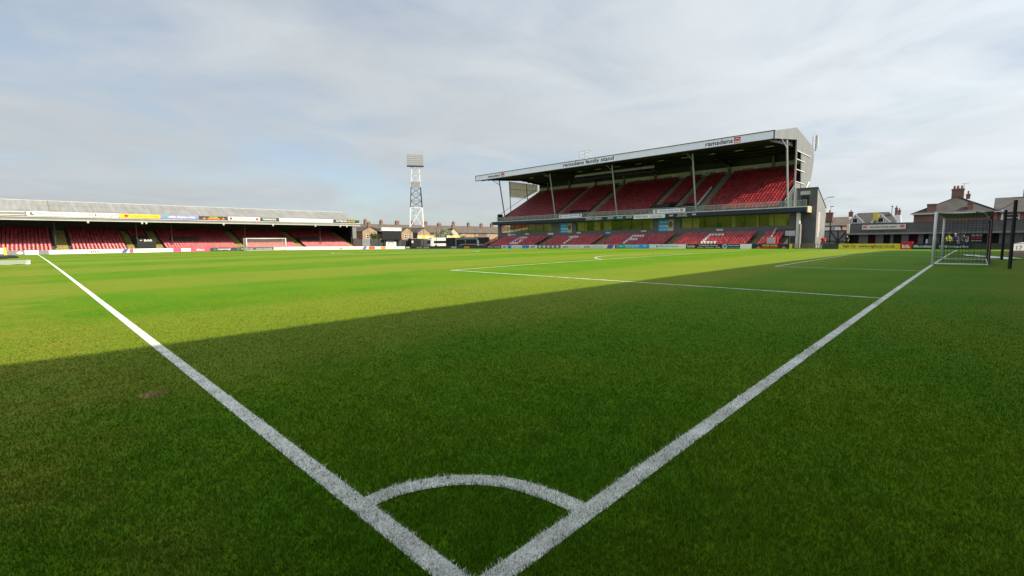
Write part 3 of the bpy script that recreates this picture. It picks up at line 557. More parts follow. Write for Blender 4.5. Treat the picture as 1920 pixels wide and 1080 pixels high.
# executive box wall with windows
WX = 74.95
def hole_wall(y0, y1, zb, zt, holes, x, th, m, name):
    ys = sorted([y0, y1]+[v for h in holes for v in h[:2]]); mb = MB()
    for a, b in zip(ys[:-1], ys[1:]):
        hs = [h for h in holes if h[0] <= a+1e-6 and h[1] >= b-1e-6]
        if not hs: mb.box(x, a, zb, x+th, b, zt)
        else: mb.box(x, a, zb, x+th, b, hs[0][2]); mb.box(x, a, hs[0][3], x+th, b, zt)
    return mb.build(name, m, TS)
WIN = [(61.7, 76.6, 3.5, 5.12), (39.0, 55.4, 3.45, 5.12), (17.9, 34.0, 3.45, 5.12)]
hole_wall(17.2, 77.6, -.5, 5.3, WIN, WX, .25, 'boxgrey', 'box_wall')
def mullions(a, b, n): return [a+(b-a)*k/n for k in range(n+1)]
for (a, b, zb, zt) in WIN:
    n = round((b-a)/2.1); ms = mullions(a, b, n)
    for p, q in zip(ms[:-1], ms[1:]):     # panes lean out at the top
        MB().prism([(WX+.13, p+.03, zb), (WX+.13, q-.03, zb), (WX+.02, q-.03, zt), (WX+.02, p+.03, zt)], (.012, 0, 0)).build('window_pane', 'boxglass', TS)
    mb = MB()
    for p in ms: mb.bar((WX+.12, p, zb), (WX+.01, p, zt), .06)
    mb.build('window_frame', 'black', TS)
    B(WX+.3, a-.2, zb-.3, WX+3.2, b+.2, zb-.24).build('box_floor', 'charcoal', TS); B(WX+3.2, a-.2, zb-.3, WX+3.3, b+.2, 5.25).build('box_back_wall', 'beige', TS)
for a, b in ((53.0, 55.2), (50.0, 51.6), (47.3, 49.2), (31.0, 33.9), (25.4, 26.0), (18.4, 20.6), (22.0, 22.4), (39.2, 39.6), (62.0, 63.0)):
    B(WX+.35, a, 3.4, WX+.40, b, 5.15).build('blind', 'beige', TS)
for y in (19.2, 20.0, 24.5, 28.0, 44.0, 46.2, 52.6):
    mb = MB(); mb.box(WX+.7, y-.25, 3.3, WX+1.1, y+.25, 3.75); mb.box(WX+1.0, y-.25, 3.7, WX+1.1, y+.25, 4.15); mb.build('box_chair', 'black', TS)
def wallfr(y, z): return Frame((WX-.012, y, z), (0, -1, 0))
def poster(y0, y1, z0, z1, label):
    f = wallfr(y0, z0); o = board('poster', f, y0-y1, z1-z0, 'skyblue', label, 'poster', None, .02); w_, h = y0-y1, z1-z0
    text(f, 'Business of', .12*w_, .72*h, .58*w_, .88*h, 'white', o); patch(f, .08*w_, .34*h, .66*w_, .5*h, 'white', o); text(f, 'ramsdensforcash', .1*w_, .37*h, .62*w_, .47*h, 'charcoal', o, c=.008); text(f, 'ramsdensforcash.com', .08*w_, .1*h, .9*w_, .22*h, 'white', o, c=.012)
    patch(f, .66*w_, .0, w_, h, 'creamclad', o, 'photo'); disc(f, .80*w_, .55*h, .15*w_, .26*h, 'wood', o, 'photo', .009)
poster(59.3, 56.4, 3.15, 5.05, 'blue poster with a photo left of the middle box windows'); poster(37.9, 35.2, 3.05, 5.0, 'blue poster with a photo right of the middle box windows')
for y0, y1, z0, z1, m, lb_ in ((74.4, 71.9, 2.75, 3.25, 'blue', 'small blue and white sign at the left end of the box wall'), (69.0, 68.0, 2.95, 3.2, 'white', 'small white plate on the box wall above the letter G'), (62.6, 61.2, 2.85, 3.2, 'white', 'white plate on the box wall between G and T blocks'), (55.2, 54.2, 3.0, 3.22, 'white', 'small white plate below the middle box windows'), (48.6, 47.4, 2.75, 3.25, 'blue', 'small blue sign above the aisle between T and F'), (41.2, 40.2, 3.05, 3.25, 'white', 'small white plate below the right of the middle windows'), (28.1, 27.1, 2.95, 3.2, 'white', 'small white plate above the letter C')):
    f = wallfr(y0, z0); o = board('wall_sign', f, y0-y1, z1-z0, m, lb_, 'sign', 'small signs on the box wall', .015); patch(f, .1, (z1-z0)*.4, (y0-y1)-.1, (z1-z0)*.6, 'white' if m == 'blue' else 'grey', o, 'lettering')
    if y0 == 74.4: patch(f, .0, .0, 1.0, .5, 'sheet', o, 'panel', .008)
# balcony
BX = 73.0
B(BX, 15.4, 5.28, BX+.22, 77.4, 5.86).build('balcony_front', 'navy', TS); B(BX-.05, 15.36, 5.86, BX+.30, 77.44, 5.97).build('balcony_edge', 'offwhite', TS)
B(BX+.22, 15.4, 5.24, 76.5, 77.4, 5.44).build('balcony_soffit', 'charcoal', TS); B(BX-.02, 15.25, 5.15, 75.6, 15.38, 6.0).build('balcony_end', 'creamclad', TS)
ys = np.arange(15.5, 77.3, 1.55)
for a, b in zip(ys[:-1], ys[1:]): B(BX+.09, a+.02, 5.99, BX+.105, b-.02, 6.80).build('glass_panel', 'balustrade', TS)
mb = MB()
for y in ys: mb.box(BX+.12, y-.02, 5.95, BX+.16, y+.02, 6.78)
mb.build('balustrade_posts', 'steel', TS)
MB().bar((BX+.1, 15.5, 6.82), (BX+.1, ys[-1], 6.82), .045).build('handrail', 'steel', TS)
GB_ = 'sponsor signs on the balcony'
def bs(y0, y1, z0, z1, m, label, dx=0.): f = Frame((BX-.02-dx, y0, z0), (0, -1, 0)); return board('balcony_sign', f, y0-y1-.02, z1-z0, m, label, 'sign', GB_, .015 if not dx else .03), f
o, f = bs(52.4, 47.12, 5.24, 5.84, 'navy', 'navy SPORTS THERAPY sign on the balcony'); text(f, 'SPORTS THERAPY', .8, .26, 4.4, .52, 'white', o); text(f, 'INJURY CLINIC - REHABILITATION', .8, .08, 4.4, .2, 'white', o)
for k, (a, b) in enumerate(((47.1, 45.2), (45.18, 43.36), (43.34, 41.6))):
    o, f = bs(a, b, 5.24, 5.84, 'boardgreen', ('leftmost', 'middle', 'rightmost')[k]+' of the three dark BOOST signs'); text(f, 'BOOST', .3, .2, 1.5, .5, 'white', o)
o, f = bs(41.58, 35.75, 5.22, 5.85, 'white', 'white sign with grey lettering right of the BOOST signs'); text(f, 'HANDSTANDS', .3, .16, 2.7, .5, 'grey', o); text(f, '01472 570026', 3.3, .12, 5.3, .38, 'lilac', o); text(f, 'free local delivery', 3.3, .42, 5.3, .54, 'lightgrey', o)
o, f = bs(35.73, 30.2, 5.22, 5.85, 'navy', 'navy IT support sign on the balcony'); text(f, 'task', .7, .2, 1.4, .5, 'white', o); text(f, 'Telecoms IT Support', 2.0, .40, 3.7, .58, 'white', o); text(f, '01472 350000', 2.1, .2, 3.6, .36, 'white', o); text(f, 'computers and support', 1.9, .05, 3.8, .16, 'white', o); text(f, 'task', 4.5, .22, 5.2, .52, 'white', o)
for a, b, lb_ in ((58.0, 52.5, 'left'), (37.9, 32.3, 'right')):
    o, f = bs(a, b, 6.02, 6.62, 'fasciablue', 'pale family stand sign on the '+lb_+' part of the glass balustrade', .05); text(f, 'ramsdens family stand', 1.1, .16, 4.5, .48, 'charcoal', o); redlogo(f, .3, .1, .75, .5, o); redlogo(f, 4.75, .1, 5.2, .5, o)
# upper tier
UX, UT, UZ, UR, UNR = 75.2, .78, 6.0, .435, 17
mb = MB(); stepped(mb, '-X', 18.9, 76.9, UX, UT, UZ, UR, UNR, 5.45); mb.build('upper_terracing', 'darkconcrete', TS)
UA = [(60.7, 62.0), (52.4, 53.7), (39.2, 40.4), (30.6, 31.9), (35.2, 36.1)]
for k, (a, b) in enumerate(UA):
    for i in range(UNR): x = UX+i*UT; z = UZ+i*UR; B(x-.02, a, z-.4, x+UT*.5, b, z+.2).build('step', 'concrete', TS)
    mb = MB()
    for i in range(0, UNR-1, 2):
        x = UX+i*UT; z = UZ+i*UR; mb.bar((x+.3, a-.12, z), (x+.3, a-.12, z+1.0), .05)
        if i < UNR-3: mb.bar((x+.3, a-.12, z+1.0), (x+2*UT+.3, a-.12, z+2*UR+1.0), .05); mb.bar((x+.3, a-.12, z+.55), (x+2*UT+.3, a-.12, z+2*UR+.55), .035)
    mb.build('aisle_rail', 'stepyellow', TS)
UM = [(54.2, 58.6, 0, 2), (36.3, 39.1, 0, 3), (31.9, 34.9, 0, 2)]
for i in range(UNR):
    for k in range(125):
        y = 76.6-.478*k
        if y < 19.6 or any(a-.25 < y < b+.15 for a, b in UA) or any(a < y < b and r0 <= i <= r1 for a, b, r0, r1 in UM): continue
        fam.append((UX+i*UT+.38, y, UZ+i*UR, False))
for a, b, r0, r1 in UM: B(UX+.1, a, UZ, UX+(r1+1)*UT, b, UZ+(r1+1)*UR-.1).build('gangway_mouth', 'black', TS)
MB().prism([(UX+1.2, 31.95, UZ+.95), (UX+7.0, 31.95, UZ+4.3), (UX+7.0, 31.95, UZ+4.75), (UX+1.2, 31.95, UZ+1.4)], (0, .05, 0)).build('aisle_banner', 'offwhite', TS)
# end walls, back wall, roof
FX, FB, FTp = 69.0, 14.80, 15.80
AX, AZ, KX, KZ = 79.5, 17.9, 90.0, 16.3
RY0, RY1 = 18.7, 78.3
B(89.0, 18.9, 5, 89.2, 77.2, 16.2).build('back_wall', 'charcoal', TS); B(88.75, 19.0, 13.35, 88.95, 76.9, 14.5).build('rear_band', 'offwhite', TS)
for y in (24.2, 31.4, 38.4, 45.8, 53.0, 60.2, 67.5, 74.0): B(88.3, y-.18, 12.9, 88.72, y+.18, 15.9).build('rear_pier', 'grey', TS)
for y, nm in ((34.6, 0), (43.0, 0), (49.5, 0), (28.0, 0)):
    f = Frame((88.72, y+1.6, 13.7), (0, -1, 0)); patch(f, 0, 0, 3.0, .6, 'white', TS, 'rear_sign'); text(f, 'ramsdens', .3, .12, 2.2, .46, 'charcoal', TS, 'rear_sign_lettering', .012)
B(FX, RY0, FB, FX+.25, RY1, FTp).build('roof_fascia', 'fasciablue', TS)
B(FX-.06, RY0-.05, FTp, FX+.5, RY1+.05, FTp+.09).build('fascia_capping', 'darksteel', TS); B(FX-.04, RY0-.05, FB-.07, FX+.4, RY1+.05, FB).build('fascia_trim', 'darksteel', TS)
for y, nm in ((RY0, 0), (RY1, 0)): B(FX-.03, y-.06, FB, FX+.2, y+.06, FTp).build('fascia_end', 'darksteel', TS)
mb = MB(); mb.prism([(FX+.25, RY0, FTp-.02), (AX, RY0, AZ), (KX, RY0, KZ), (KX, RY0, KZ-.12), (AX, RY0, AZ-.14), (FX+.25, RY0, FTp-.16)], (0, RY1-RY0, 0)); mb.build('roof', 'lightgrey', TS)
# underside: lining, purlins and main beams
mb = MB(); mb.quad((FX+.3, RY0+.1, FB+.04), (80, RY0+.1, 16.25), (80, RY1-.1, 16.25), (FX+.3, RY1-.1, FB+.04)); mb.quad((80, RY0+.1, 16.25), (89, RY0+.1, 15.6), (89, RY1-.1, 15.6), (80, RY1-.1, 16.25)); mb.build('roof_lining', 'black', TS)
for x in np.arange(70.6, 88, 1.9):
    z = FB+.04+(16.25-FB)*(x-FX)/11 if x < 80 else 16.25-.65*(x-80)/9; B(x-.06, RY0+.2, z-.22, x+.06, RY1-.2, z-.03).build('purlin', 'darksteel', TS)
CY = [18.06, 31.2, 45.74, 60.04, 74.43]
for y in CY:
    MB().tube([(74.35, y, 5.9), (72.45, y, 15.0)], .13, 10).build('roof_column', 'steel' if y < 70 else 'grey', TS)
    MB().bar((72.62, y, 13.9), (70.0, y, 14.85), .09).build('column_brace', 'steel', TS)
    yb_ = max(y, 19.3)-.1; MB().prism([(FX+.3, yb_, 14.75), (80, yb_, 15.9), (88.9, yb_, 15.2), (88.9, yb_, 14.6), (80, yb_, 15.3), (FX+.3, yb_, 14.55)], (0, .2, 0)).build('roof_beam', 'darksteel', TS)
for y in np.arange(22, 76, 4.4): B(78.5, y-.6, 15.45, 78.65, y+.6, 15.55).build('strip_light', 'offwhite', TS)
# near gable: cladding strips so that the ribs stand proud
def gable(yc, th, top, bot, xs, name, m):
    for a, b in zip(xs[:-1], xs[1:]):
        pr = random.uniform(0, .012)
        MB().prism([(a, yc-pr, bot(a)), (b-.012, yc-pr, bot(b)), (b-.012, yc-pr, top(b)), (a, yc-pr, top(a))], (0, th, 0)).build(name, m, TS)
topf = lambda x: FTp+.0+(AZ-FTp)*(x-FX)/(AX-FX) if x < AX else AZ+(KZ-AZ)*(x-AX)/(KX-AX)
gable(RY0-.02, .1, topf, lambda x: FB+(16.2-FB)*(x-FX)/11, list(np.linspace(FX+.05, 80.0, 15)), 'cladding_sheet', 'cladding')
lowf = lambda x: 9.15+.55*(x-80)/10
gable(RY0-.02, .1, topf, lambda x: 14.6 if x < 82.95 else (lowf(x) if x < 88.2 else lowf(x)+(x-88.2)*1.9), [80.02]+list(np.linspace(81, 90, 13)), 'cladding_sheet', 'cladding')
gable(RY0-.02, .1, lambda x: 10.1, lambda x: 9.1, [80.02, 81, 82, 82.9], 'cladding_sheet', 'cladding')
for z in (10.1, 11.9, 13.4, 14.6): B(80.0, RY0-.12, z-.05, 84.5 if z < 14 else 88, RY0-.04, z+.05).build('cladding_rail', 'offwhite', TS)
B(79.85, RY0-.08, 5.9, 80.05, RY0+.12, 16.25).build('gable_post', 'steel', TS)
MB().bar((83.5, RY0-.2, 8.0), (87.4, RY0-.2, 10.6), .16).build('gable_strut', 'offwhite', TS)
MB().prism([(80.1, RY0, 5.5), (89, RY0, 5.5), (89, RY0, 9.4), (80.1, RY0, 9.2)], (0, .1, 0)).build('gable_base_wall', 'darkconcrete', TS)
mb = MB()
for k in range(7): x = 75.6+k*.9; mb.bar((x, 18.75, UZ+.1+k*.5), (x, 18.75, UZ+1.15+k*.5), .05)
mb.bar((75.4, 18.75, UZ+1.05), (81.2, 18.75, UZ+4.2), .06); mb.bar((75.4, 18.75, UZ+.55), (81.2, 18.75, UZ+3.7), .04); mb.build('end_rail', 'steel', TS)
# far end of the stand: cream wind screen and rails
for k in range(9):
    xa, xb = 78.6+k*1.1, 78.6+(k+1)*1.1-.02; lo = lambda x: 11.9 if x < 84 else 11.9+(x-84)*.42; MB().quad((xa, 77.3, lo(xa)), (xb, 77.3, lo(xb)), (xb, 77.3, 15.35), (xa, 77.3, 15.35)).build('screen_sheet', 'creamfilm', TS)
for z0, z1 in ((13.6, 13.8), (11.75, 11.85)): MB().bar((78.5, 77.25, z0), (88, 77.25, z1), .07).build('screen_rail', 'darksteel', TS)
for x in (78.6, 84.4): MB().bar((x+.3, 77.22, 8.4 if x < 80 else 11.4), (x-.2, 77.22, 15.4), .13).build('screen_post', 'grey', TS)
MB().prism([(74.9, 77.1, 5.5), (89, 77.1, 5.5), (89, 77.1, 13.6), (75.2, 77.1, 6.6)], (0, .15, 0)).build('end_wall', 'black', TS)
MB().bar((75.2, 77.3, 7.6), (88, 77.3, 14.2), .07).build('end_rail', 'darksteel', TS); B(74.6, 77.2, 6.0, 76.2, 77.3, 7.7).build('end_panel', 'charcoal', TS)
B(76, 17.4, -.5, 89.2, 77.4, 5.2).build('core', 'charcoal', TS) if False else None
B(88.2, 18.9, -.5, 89.0, 77.2, 5.3).build('rear_base', 'charcoal', TS)
# fascia lettering
f = Frame((FX-.012, RY1, FB), (0, -1, 0)); yy = lambda y: RY1-y
text(f, 'ramsdens', yy(74.2), .22, yy(70.6), .80, 'black', TS, 'fascia_lettering'); redlogo(f, yy(70.3), .16, yy(69.3), .84, TS)
text(f, 'ramsdens family stand', yy(53.9), .05, yy(43.2), .90, 'black', TS, 'fascia_lettering')
text(f, 'ramsdens', yy(27.75), .20, yy(23.95), .84, 'black', TS, 'fascia_lettering'); redlogo(f, yy(23.78), .14, yy(22.92), .88, TS)
# camera gantry under the roof, cage on the roof, lamp
GT = thing('camera_gantry', (74, 46, 13.0), 'dark camera gantry hanging under the roof of the two-tier stand', 'gantry')
B(73.2, 38.0, 13.0, 75.0, 54.4, 13.12).build('deck', 'black', GT); mb = MB()
for y in np.arange(38.2, 54.5, 1.6): mb.bar((73.25, y, 13.1), (73.25, y, 14.95), .06); mb.bar((74.95, y, 13.1), (74.95, y, 15.2), .05)
for z in (13.55, 14.05): mb.bar((73.25, 38.0, z), (73.25, 54.4, z), .05)
mb.build('rails', 'darksteel', GT); B(73.2, 38, 13.6, 73.24, 54.4, 13.95).build('front_panel', 'grey', GT)
CG = thing('roof_cage', (71.3, 50, 15.9), 'small railed steel access cage on top of the stand roof', 'cage'); mb = MB()
for x in (70.6, 72.2):
    for y in (48.9, 50.2, 51.5): mb.bar((x, y, 15.9), (x, y, 17.6), .05)
    for z in (16.4, 17.0, 17.6): mb.bar((x, 50.2, z), (x, 51.5, z), .045)
for y in (50.2, 51.5):
    for z in (16.4, 17.0, 17.6): mb.bar((70.6, y, z), (72.2, y, z), .045)
mb.bar((70.6, 48.9, 17.5), (70.6, 50.2, 17.6), .04); mb.build('rails', 'lightgrey', CG); B(70.7, 49.4, 15.9, 72.0, 51.4, 16.15).build('hatch', 'lightgrey', CG)
AM = thing('phone_mast', (92.6, 19.0, 10), 'pale phone antennas on a pole behind the stand gable', 'antenna')
MB().tube([(91.4, 19, 13.3), (91.4, 19, 16.2), (92.6, 19, 16.2), (92.6, 19, 18.9)], .09, 6).build('pole', 'lightgrey', AM)
for dx, dy in ((0, -.3), (.9, .1), (.35, .4)): B(92.5+dx, 19+dy, 16.6, 92.75+dx, 19.2+dy, 18.7).build('antenna_panel', 'offwhite', AM)
MB().bar((92.3, 19, 16.5), (93.7, 19, 16.5), .08).build('bracket', 'lightgrey', AM); MB().tube([(90.1, 19, 13.6), (91.4, 19, 13.6)], .07, 6).build('bracket', 'lightgrey', AM); MB().tube([(90.1, 19, 15.6), (91.4, 19, 15.6)], .07, 6).build('bracket', 'lightgrey', AM)
# stair tower
ST = thing('stair_tower', (77, 15.6, 0), 'dark grey stair tower with sloping roof at the right end of the stand', 'tower')
TX, TY0, TY1 = 75.0, 14.65, 17.1
MB().prism([(TX, TY0, -.3), (TX, TY1, -.3), (TX, TY1, 8.5), (TX, TY0, 8.45)], (.2, 0, 0)).build('front_wall', 'towergrey', ST)
MB().prism([(TX+.2, TY0, -.3), (80.4, TY0, -.3), (80.4, TY0, 5.9), (TX+.2, TY0, 8.45)], (0, .2, 0)).build('side_wall', 'slabgrey', ST)
MB().prism([(TX-.05, TY0-.06, 8.5), (80.5, TY0-.06, 5.94), (80.5, TY0-.06, 6.04), (TX-.05, TY0-.06, 8.6)], (0, 2.6, 0)).build('roof', 'darksteel', ST)
B(TX-.015, 15.6, 6.0, TX, 16.6, 7.6).build('door_opening', 'black', ST); B(TX-.03, 15.5, 7.65, TX-.01, 16.7, 8.15).build('sign_plate', 'lightgrey', ST)
f = Frame((TX+1.2, TY0-.012, 1.8), (1, 0, 0)); sg = board('vertical_banner', f, .9, 3.4, 'offwhite', 'tall pale banner with red and green print on the stair tower side', 'banner', None, .01)
fv = Frame(f.p(.7, .9, 0), (0, 0, 1), (-1, 0, 0)); text(fv, 'RAMSDENS', 0, 0, 2.4, .45, 'red', sg); patch(f, .45, .05, .85, .8, 'green', sg); patch(f, .05, .05, .42, .7, 'white', sg)
BC = thing('landing_block', (74.1, 16.0, 0), 'pale concrete pillar and cabinet below the balcony landing', 'pillar')
B(73.7, 16.35, -.3, 74.3, 16.75, 5.15).build('pillar', 'offwhite', BC); B(73.55, 16.2, 0, 74.3, 16.34, 3.6).build('cabinet', 'concrete', BC); B(73.5, 16.8, 2.0, 73.6, 18.0, 2.7).build('wall_box', 'lightgrey', BC)
mb = MB(); mb.tube([(74.3, 19.6, 2.4), (74.1, 19.4, 2.75), (74.1, 18.6, 2.85), (74.0, 16.9, 2.85)], .05, 6); mb.build('pipe', 'black', BC)
RL = thing('barrier_rail', (69.1, 14.3, .1), 'low yellow railing between the stand and the dark board', 'railing'); zb = float(gz(69, 14.3))
for y in np.arange(12.8, 16.1, .24): B(69.0, y, zb, 69.04, y+.06, zb+.62).build('baluster', 'stepyellow', RL)
for z in (.08, .6): B(69.0, 12.75, zb+z, 69.05, 16.1, zb+z+.06).build('rail', 'stepyellow', RL)
B(68.95, 15.95, zb, 69.1, 16.25, zb+.66).build('end_post', 'yellow', RL)
TD = thing('red_drum_table', (70.3, 18.3, .3), 'red covered table with white equipment at the right end of the lower seats', 'table')
B(69.9, 17.4, .3, 70.7, 19.3, .95).build('cover', 'red', TD); B(70.0, 18.3, .95, 70.6, 19.3, 1.75).build('equipment', 'lightgrey', TD); B(70.1, 18.0, 1.0, 70.5, 18.25, 1.8).build('equipment', 'red', TD)
MB().prism([(70.0, 19.5, .4), (74.5, 19.5, 3.2), (74.5, 19.5, 2.0), (70.0, 19.5, -.1)], (0, -.08, 0)).build('end_barrier', 'offwhite', TS)
LMP = thing('street_lamp', (82, 15.1, 0), 'street lamp arm sticking out behind the stair tower', 'street lamp'); MB().tube([(82, 15.3, -.3), (82, 15.3, 7.2), (82, 15.0, 7.5), (82, 14.7, 7.6)], .035, 6).build('pole', 'steel', LMP); B(81.9, 14.0, 7.56, 82.1, 14.75, 7.66).build('lamp_head', 'steel', LMP)

lay_seats(FS, fs_spots, '-Y'); lay_seats(TS, fam, '-X')

# ------------------------------------------------------------------ stand behind the near goal line (its roof shades this end)
ES = thing('goal_end_stand', (20, -12, 0), 'covered stand behind the near goal line whose roof shades the pitch', 'stand')
mb = MB(); stepped(mb, '-Y', -24, 61, 0, 0, 0, 0, 0, 0)
for i in range(14): mb.box(-24, -7.2-.75*(i+1), -.5, 61, -7.2-.75*i, .3+.3*i)
mb.build('terracing', 'concrete', ES)
MB().prism([(-26, -3.15, 11.45), (-26, -12.5, 13.0), (-26, -19, 10.5), (-26, -19, 10.3), (-26, -12.5, 12.8), (-26, -3.15, 11.1)], (89, -2.85, 0)).build('roof', 'lightgrey', ES)
B(-26, -18.4, -.5, 63, -18.2, 10.3).build('back_wall', 'charcoal', ES)
for x in np.arange(-22, 63, 12): MB().tube([(x, -8.2, 0), (x, -8.2, 11.6)], .12, 8).build('column', 'steel', ES)

# ------------------------------------------------------------------ goals
def goal(name, y, d, label, netm, poles):
    zb = float(gz(H, y)); G = thing(name, (H, y, zb), label, 'goal'); a, b, h, r = H-3.72, H+3.72, 2.5+zb, .06
    for x in (a, b): smooth(MB().tube([(x, y, float(gz(x, y))-.05), (x, y, h)], r, 12).build('post', 'white', G))
    smooth(MB().tube([(a, y, h-.06), (b, y, h-.06)], r, 12).build('crossbar', 'white', G))
    D = 1.9; yb = y+d*D
    for x in (a, b):
        MB().tube([(x, y, zb+.04), (x, yb, zb+.04)], .035, 8).build('base_bar', 'white', G)
        MB().tube([(x, yb, zb+.04), (x, yb, h-.5), (x, yb-d*.25, h-.12), (x, yb-d*.55, h-.05)], .028, 6).build('net_support', 'netgrey' if d < 0 else 'netpale', G)
    MB().tube([(a, yb, zb+.04), (b, yb, zb+.04)], .03, 8).build('base_bar', 'white', G)
    mb = MB(); tb = MB(); st = .125; rr = .0075
    def sag(x, t):  # top sheet dips a little between bar and supports
        return h-.05-.05*math.sin(math.pi*t)-.04*abs(math.sin((x-a)/(b-a)*math.pi))*t
    def line(pts): mb.tube(pts, rr, 3)
    n = round((b-a)/st); k = round(D/st); q = round(2.4/st)
    for i in range(n+1):
        x = a+(b-a)*i/n; tb.tube([(x, y+d*D*t, sag(x, t)) for t in np.linspace(0, 1, 5)], rr, 3); line([(x, yb, sag(x, 1)), (x, yb+d*.03, zb+1.2), (x, yb, zb+.05)])
    for j in range(k+1): t = j/k; tb.tube([(a+(b-a)*s, y+d*D*t, sag(a+(b-a)*s, t)) for s in np.linspace(0, 1, 7)], rr, 3)
    for j in range(q): z = zb+.06+j*st; line([(a, yb, z), (b, yb, z)])
    for x in (a, b):
        for j in range(q): z = zb+.06+j*st; line([(x, y, z), (x, yb, z)])
        for j in range(1, k): t = j/k; line([(x, y+d*D*t, zb+.05), (x, y+d*D*t, sag(x, t))])
    mb.build('net', netm[0], G, kind='stuff'); tb.build('roof_net', netm[3], G, kind='stuff')
    mb = MB()
    for x in (a, b): mb.tube([(x, yb, h-.08), (x, yb+d*.02, zb+.1)], .03, 6)
    mb.tube([(a, yb, h-.09), ((a+b)/2, yb, h-.16), (b, yb, h-.09)], .02, 6); mb.build('net_edge', netm[1], G)
    return G, a, b, yb, h
G1o, a, b, yb, h = goal('goal', .06, -1, 'white goal with dark net at the near end on the right', ('netcord', 'netclaret', 'netpale', 'netgrey'), True)
for x, px, lbl in ((a, 27.3, 'nearer of the two black net poles behind the near goal'), (b, 37.1, 'farther of the two black net poles behind the near goal')):
    P = thing('net_pole', (px, -2.45, .2), lbl, 'pole', 'black net poles'); MB().tube([(px, -2.45, .1), (px, -2.45, 3.08)], .06, 10).build('pole', 'black', P)
    MB().tube([(px, -2.45, 3.02), ((px+x)/2, (-2.45+yb)/2, (3.02+h)/2-.1), (x, yb, h-.06)], .012, 4).build('tension_cord', 'netcord', P)
goal('goal', LN-.06, 1, 'white goal with pale net at the far end in front of the red seats', ('netpale', 'netpale', 'netpale', 'netpale'), False)
PG = thing('portable_goal', (72, 85, 0), 'portable training goal with dark back standing beside the two-tier stand', 'goal')
zz0 = -.15
for p, q, r in (((71, 88, zz0), (71, 88, 2.2), .055), ((71, 80.3, zz0), (71, 80.3, 2.2), .055), ((71, 88, 2.2), (71, 80.3, 2.2), .055)): MB().tube([p, q], r, 8).build('post', 'offwhite', PG)
MB().tube([(72.6, 88, .9), (72.6, 80.3, .9)], .05, 8).build('back_bar', 'offwhite', PG)
for y in (88, 80.3): MB().tube([(71, y, zz0+.05), (72.6, y, .9)], .045, 8).build('side_bar', 'offwhite', PG)
MB().tube([(72.6, 86.4, .95), (71.6, 85.2, 1.9)], .09, 6).build('weight', 'offwhite', PG)
mb = MB()
for k in range(9): t = k/8; mb.ball((71.1+.1*math.sin(k*2), 80.1+.16*math.cos(k*1.7), .3+1.5*t), .20-.04*t, 8, 5, 1, 1.2, 1)
mb.build('bundled_net', 'offwhite', PG)

# ------------------------------------------------------------------ floodlight tower
FL = thing('floodlight_tower', (86.0, 126.0, 0), 'tall lattice floodlight tower with white legs and a dark middle section', 'floodlight', rz=R(-33))
def hw(z): return 2.1 if z < 6.2 else 2.1-(z-6.2)/(25.2-6.2)*.95
def legpt(k, z): s_ = ((-1, -1), (1, -1), (1, 1), (-1, 1))[k]; return (s_[0]*hw(z), s_[1]*hw(z), z)
for z0, z1, m, w_ in ((-.3, 6.2, 'grey', .22), (6.2, 12.3, 'offwhite', .26), (12.3, 18.6, 'darksteel', .24), (18.6, 25.3, 'offwhite', .16)):
    for k in range(4): MB().bar(legpt(k, z0), legpt(k, z1), w_).build('leg', m, FL, local=True)
for z0, z1, n, m, w_ in ((-.3, 6.2, 1, 'grey', .07), (6.2, 12.3, 1, 'offwhite', .17), (12.3, 18.6, 3, 'darksteel', .085), (18.6, 25.2, 3, 'offwhite', .06)):
    for i in range(n):
        za, zb_ = z0+(z1-z0)*i/n, z0+(z1-z0)*(i+1)/n
        for k in range(4):
            k2 = (k+1) % 4; mb = MB(); mb.bar(legpt(k, za), legpt(k2, zb_), w_)
            if n > 1: mb.bar(legpt(k2, za), legpt(k, zb_), w_)
            mb.bar(legpt(k, zb_), legpt(k2, zb_), w_*.8); mb.build('brace', m, FL, local=True)
B(-2.4, -2.4, 6.0, 2.4, 2.4, 6.3).build('platform', 'grey', FL, local=True)
B(-1.4, -1.66, 18.7, 1.4, -1.58, 20.2).build('sign_board', 'slabgrey', FL, local=True)
B(-2.55, -1.9, 24.9, 2.55, -.1, 25.12).build('lamp_gantry', 'darksteel', FL, local=True); mb = MB()
for x in np.linspace(-2.45, 2.45, 7): mb.bar((x, -1.3, 25.0), (x, -1.3, 28.5), .07)
for z in np.linspace(25.4, 28.5, 6): mb.bar((-2.5, -1.3, z), (2.5, -1.3, z), .06)
mb.build('lamp_frame', 'grey', FL, local=True)
for i in range(6):
    for j in range(5):
        x = -2.05+i*.82; z = 25.72+j*.6; MB().prism([(x-.31, -1.42, z-.23), (x+.31, -1.42, z-.23), (x+.31, -1.52, z+.23), (x-.31, -1.52, z+.23)], (0, .22, 0)).build('floodlamp', 'lamp', FL, local=True)

# ------------------------------------------------------------------ far right corner: scoreboard, fence, coach
SB = thing('scoreboard', (66, 112, 0), 'black electronic scoreboard with white header in the far corner', 'scoreboard')
B(65.4, 112, 2.25, 71.2, 112.5, 4.6).build('screen', 'black', SB); B(65.2, 111.9, 4.6, 71.3, 112.5, 5.5).build('header', 'offwhite', SB)
text(Frame((65.2, 111.89, 4.6), (1, 0, 0)), 'GTFC', 2.2, .28, 3.8, .62, 'grey', SB)
for x in (66.2, 70.4): MB().tube([(x, 112.3, -.3), (x, 112.3, 2.3)], .15, 6).build('post', 'darksteel', SB)
CF = thing('corner_fence', (72, 112.8, 0), 'dark grey panelled fence across the far corner below the houses', 'fence')
for i, x in enumerate(np.arange(57.5, 100, 2.4)):
    B(x, 112.8, -.3, x+2.36, 112.9, 2.25+.12*((i*7) % 3)).build('panel', ('charcoal', 'grey', 'charcoal')[i % 3] if i % 5 else 'darkconcrete', CF)
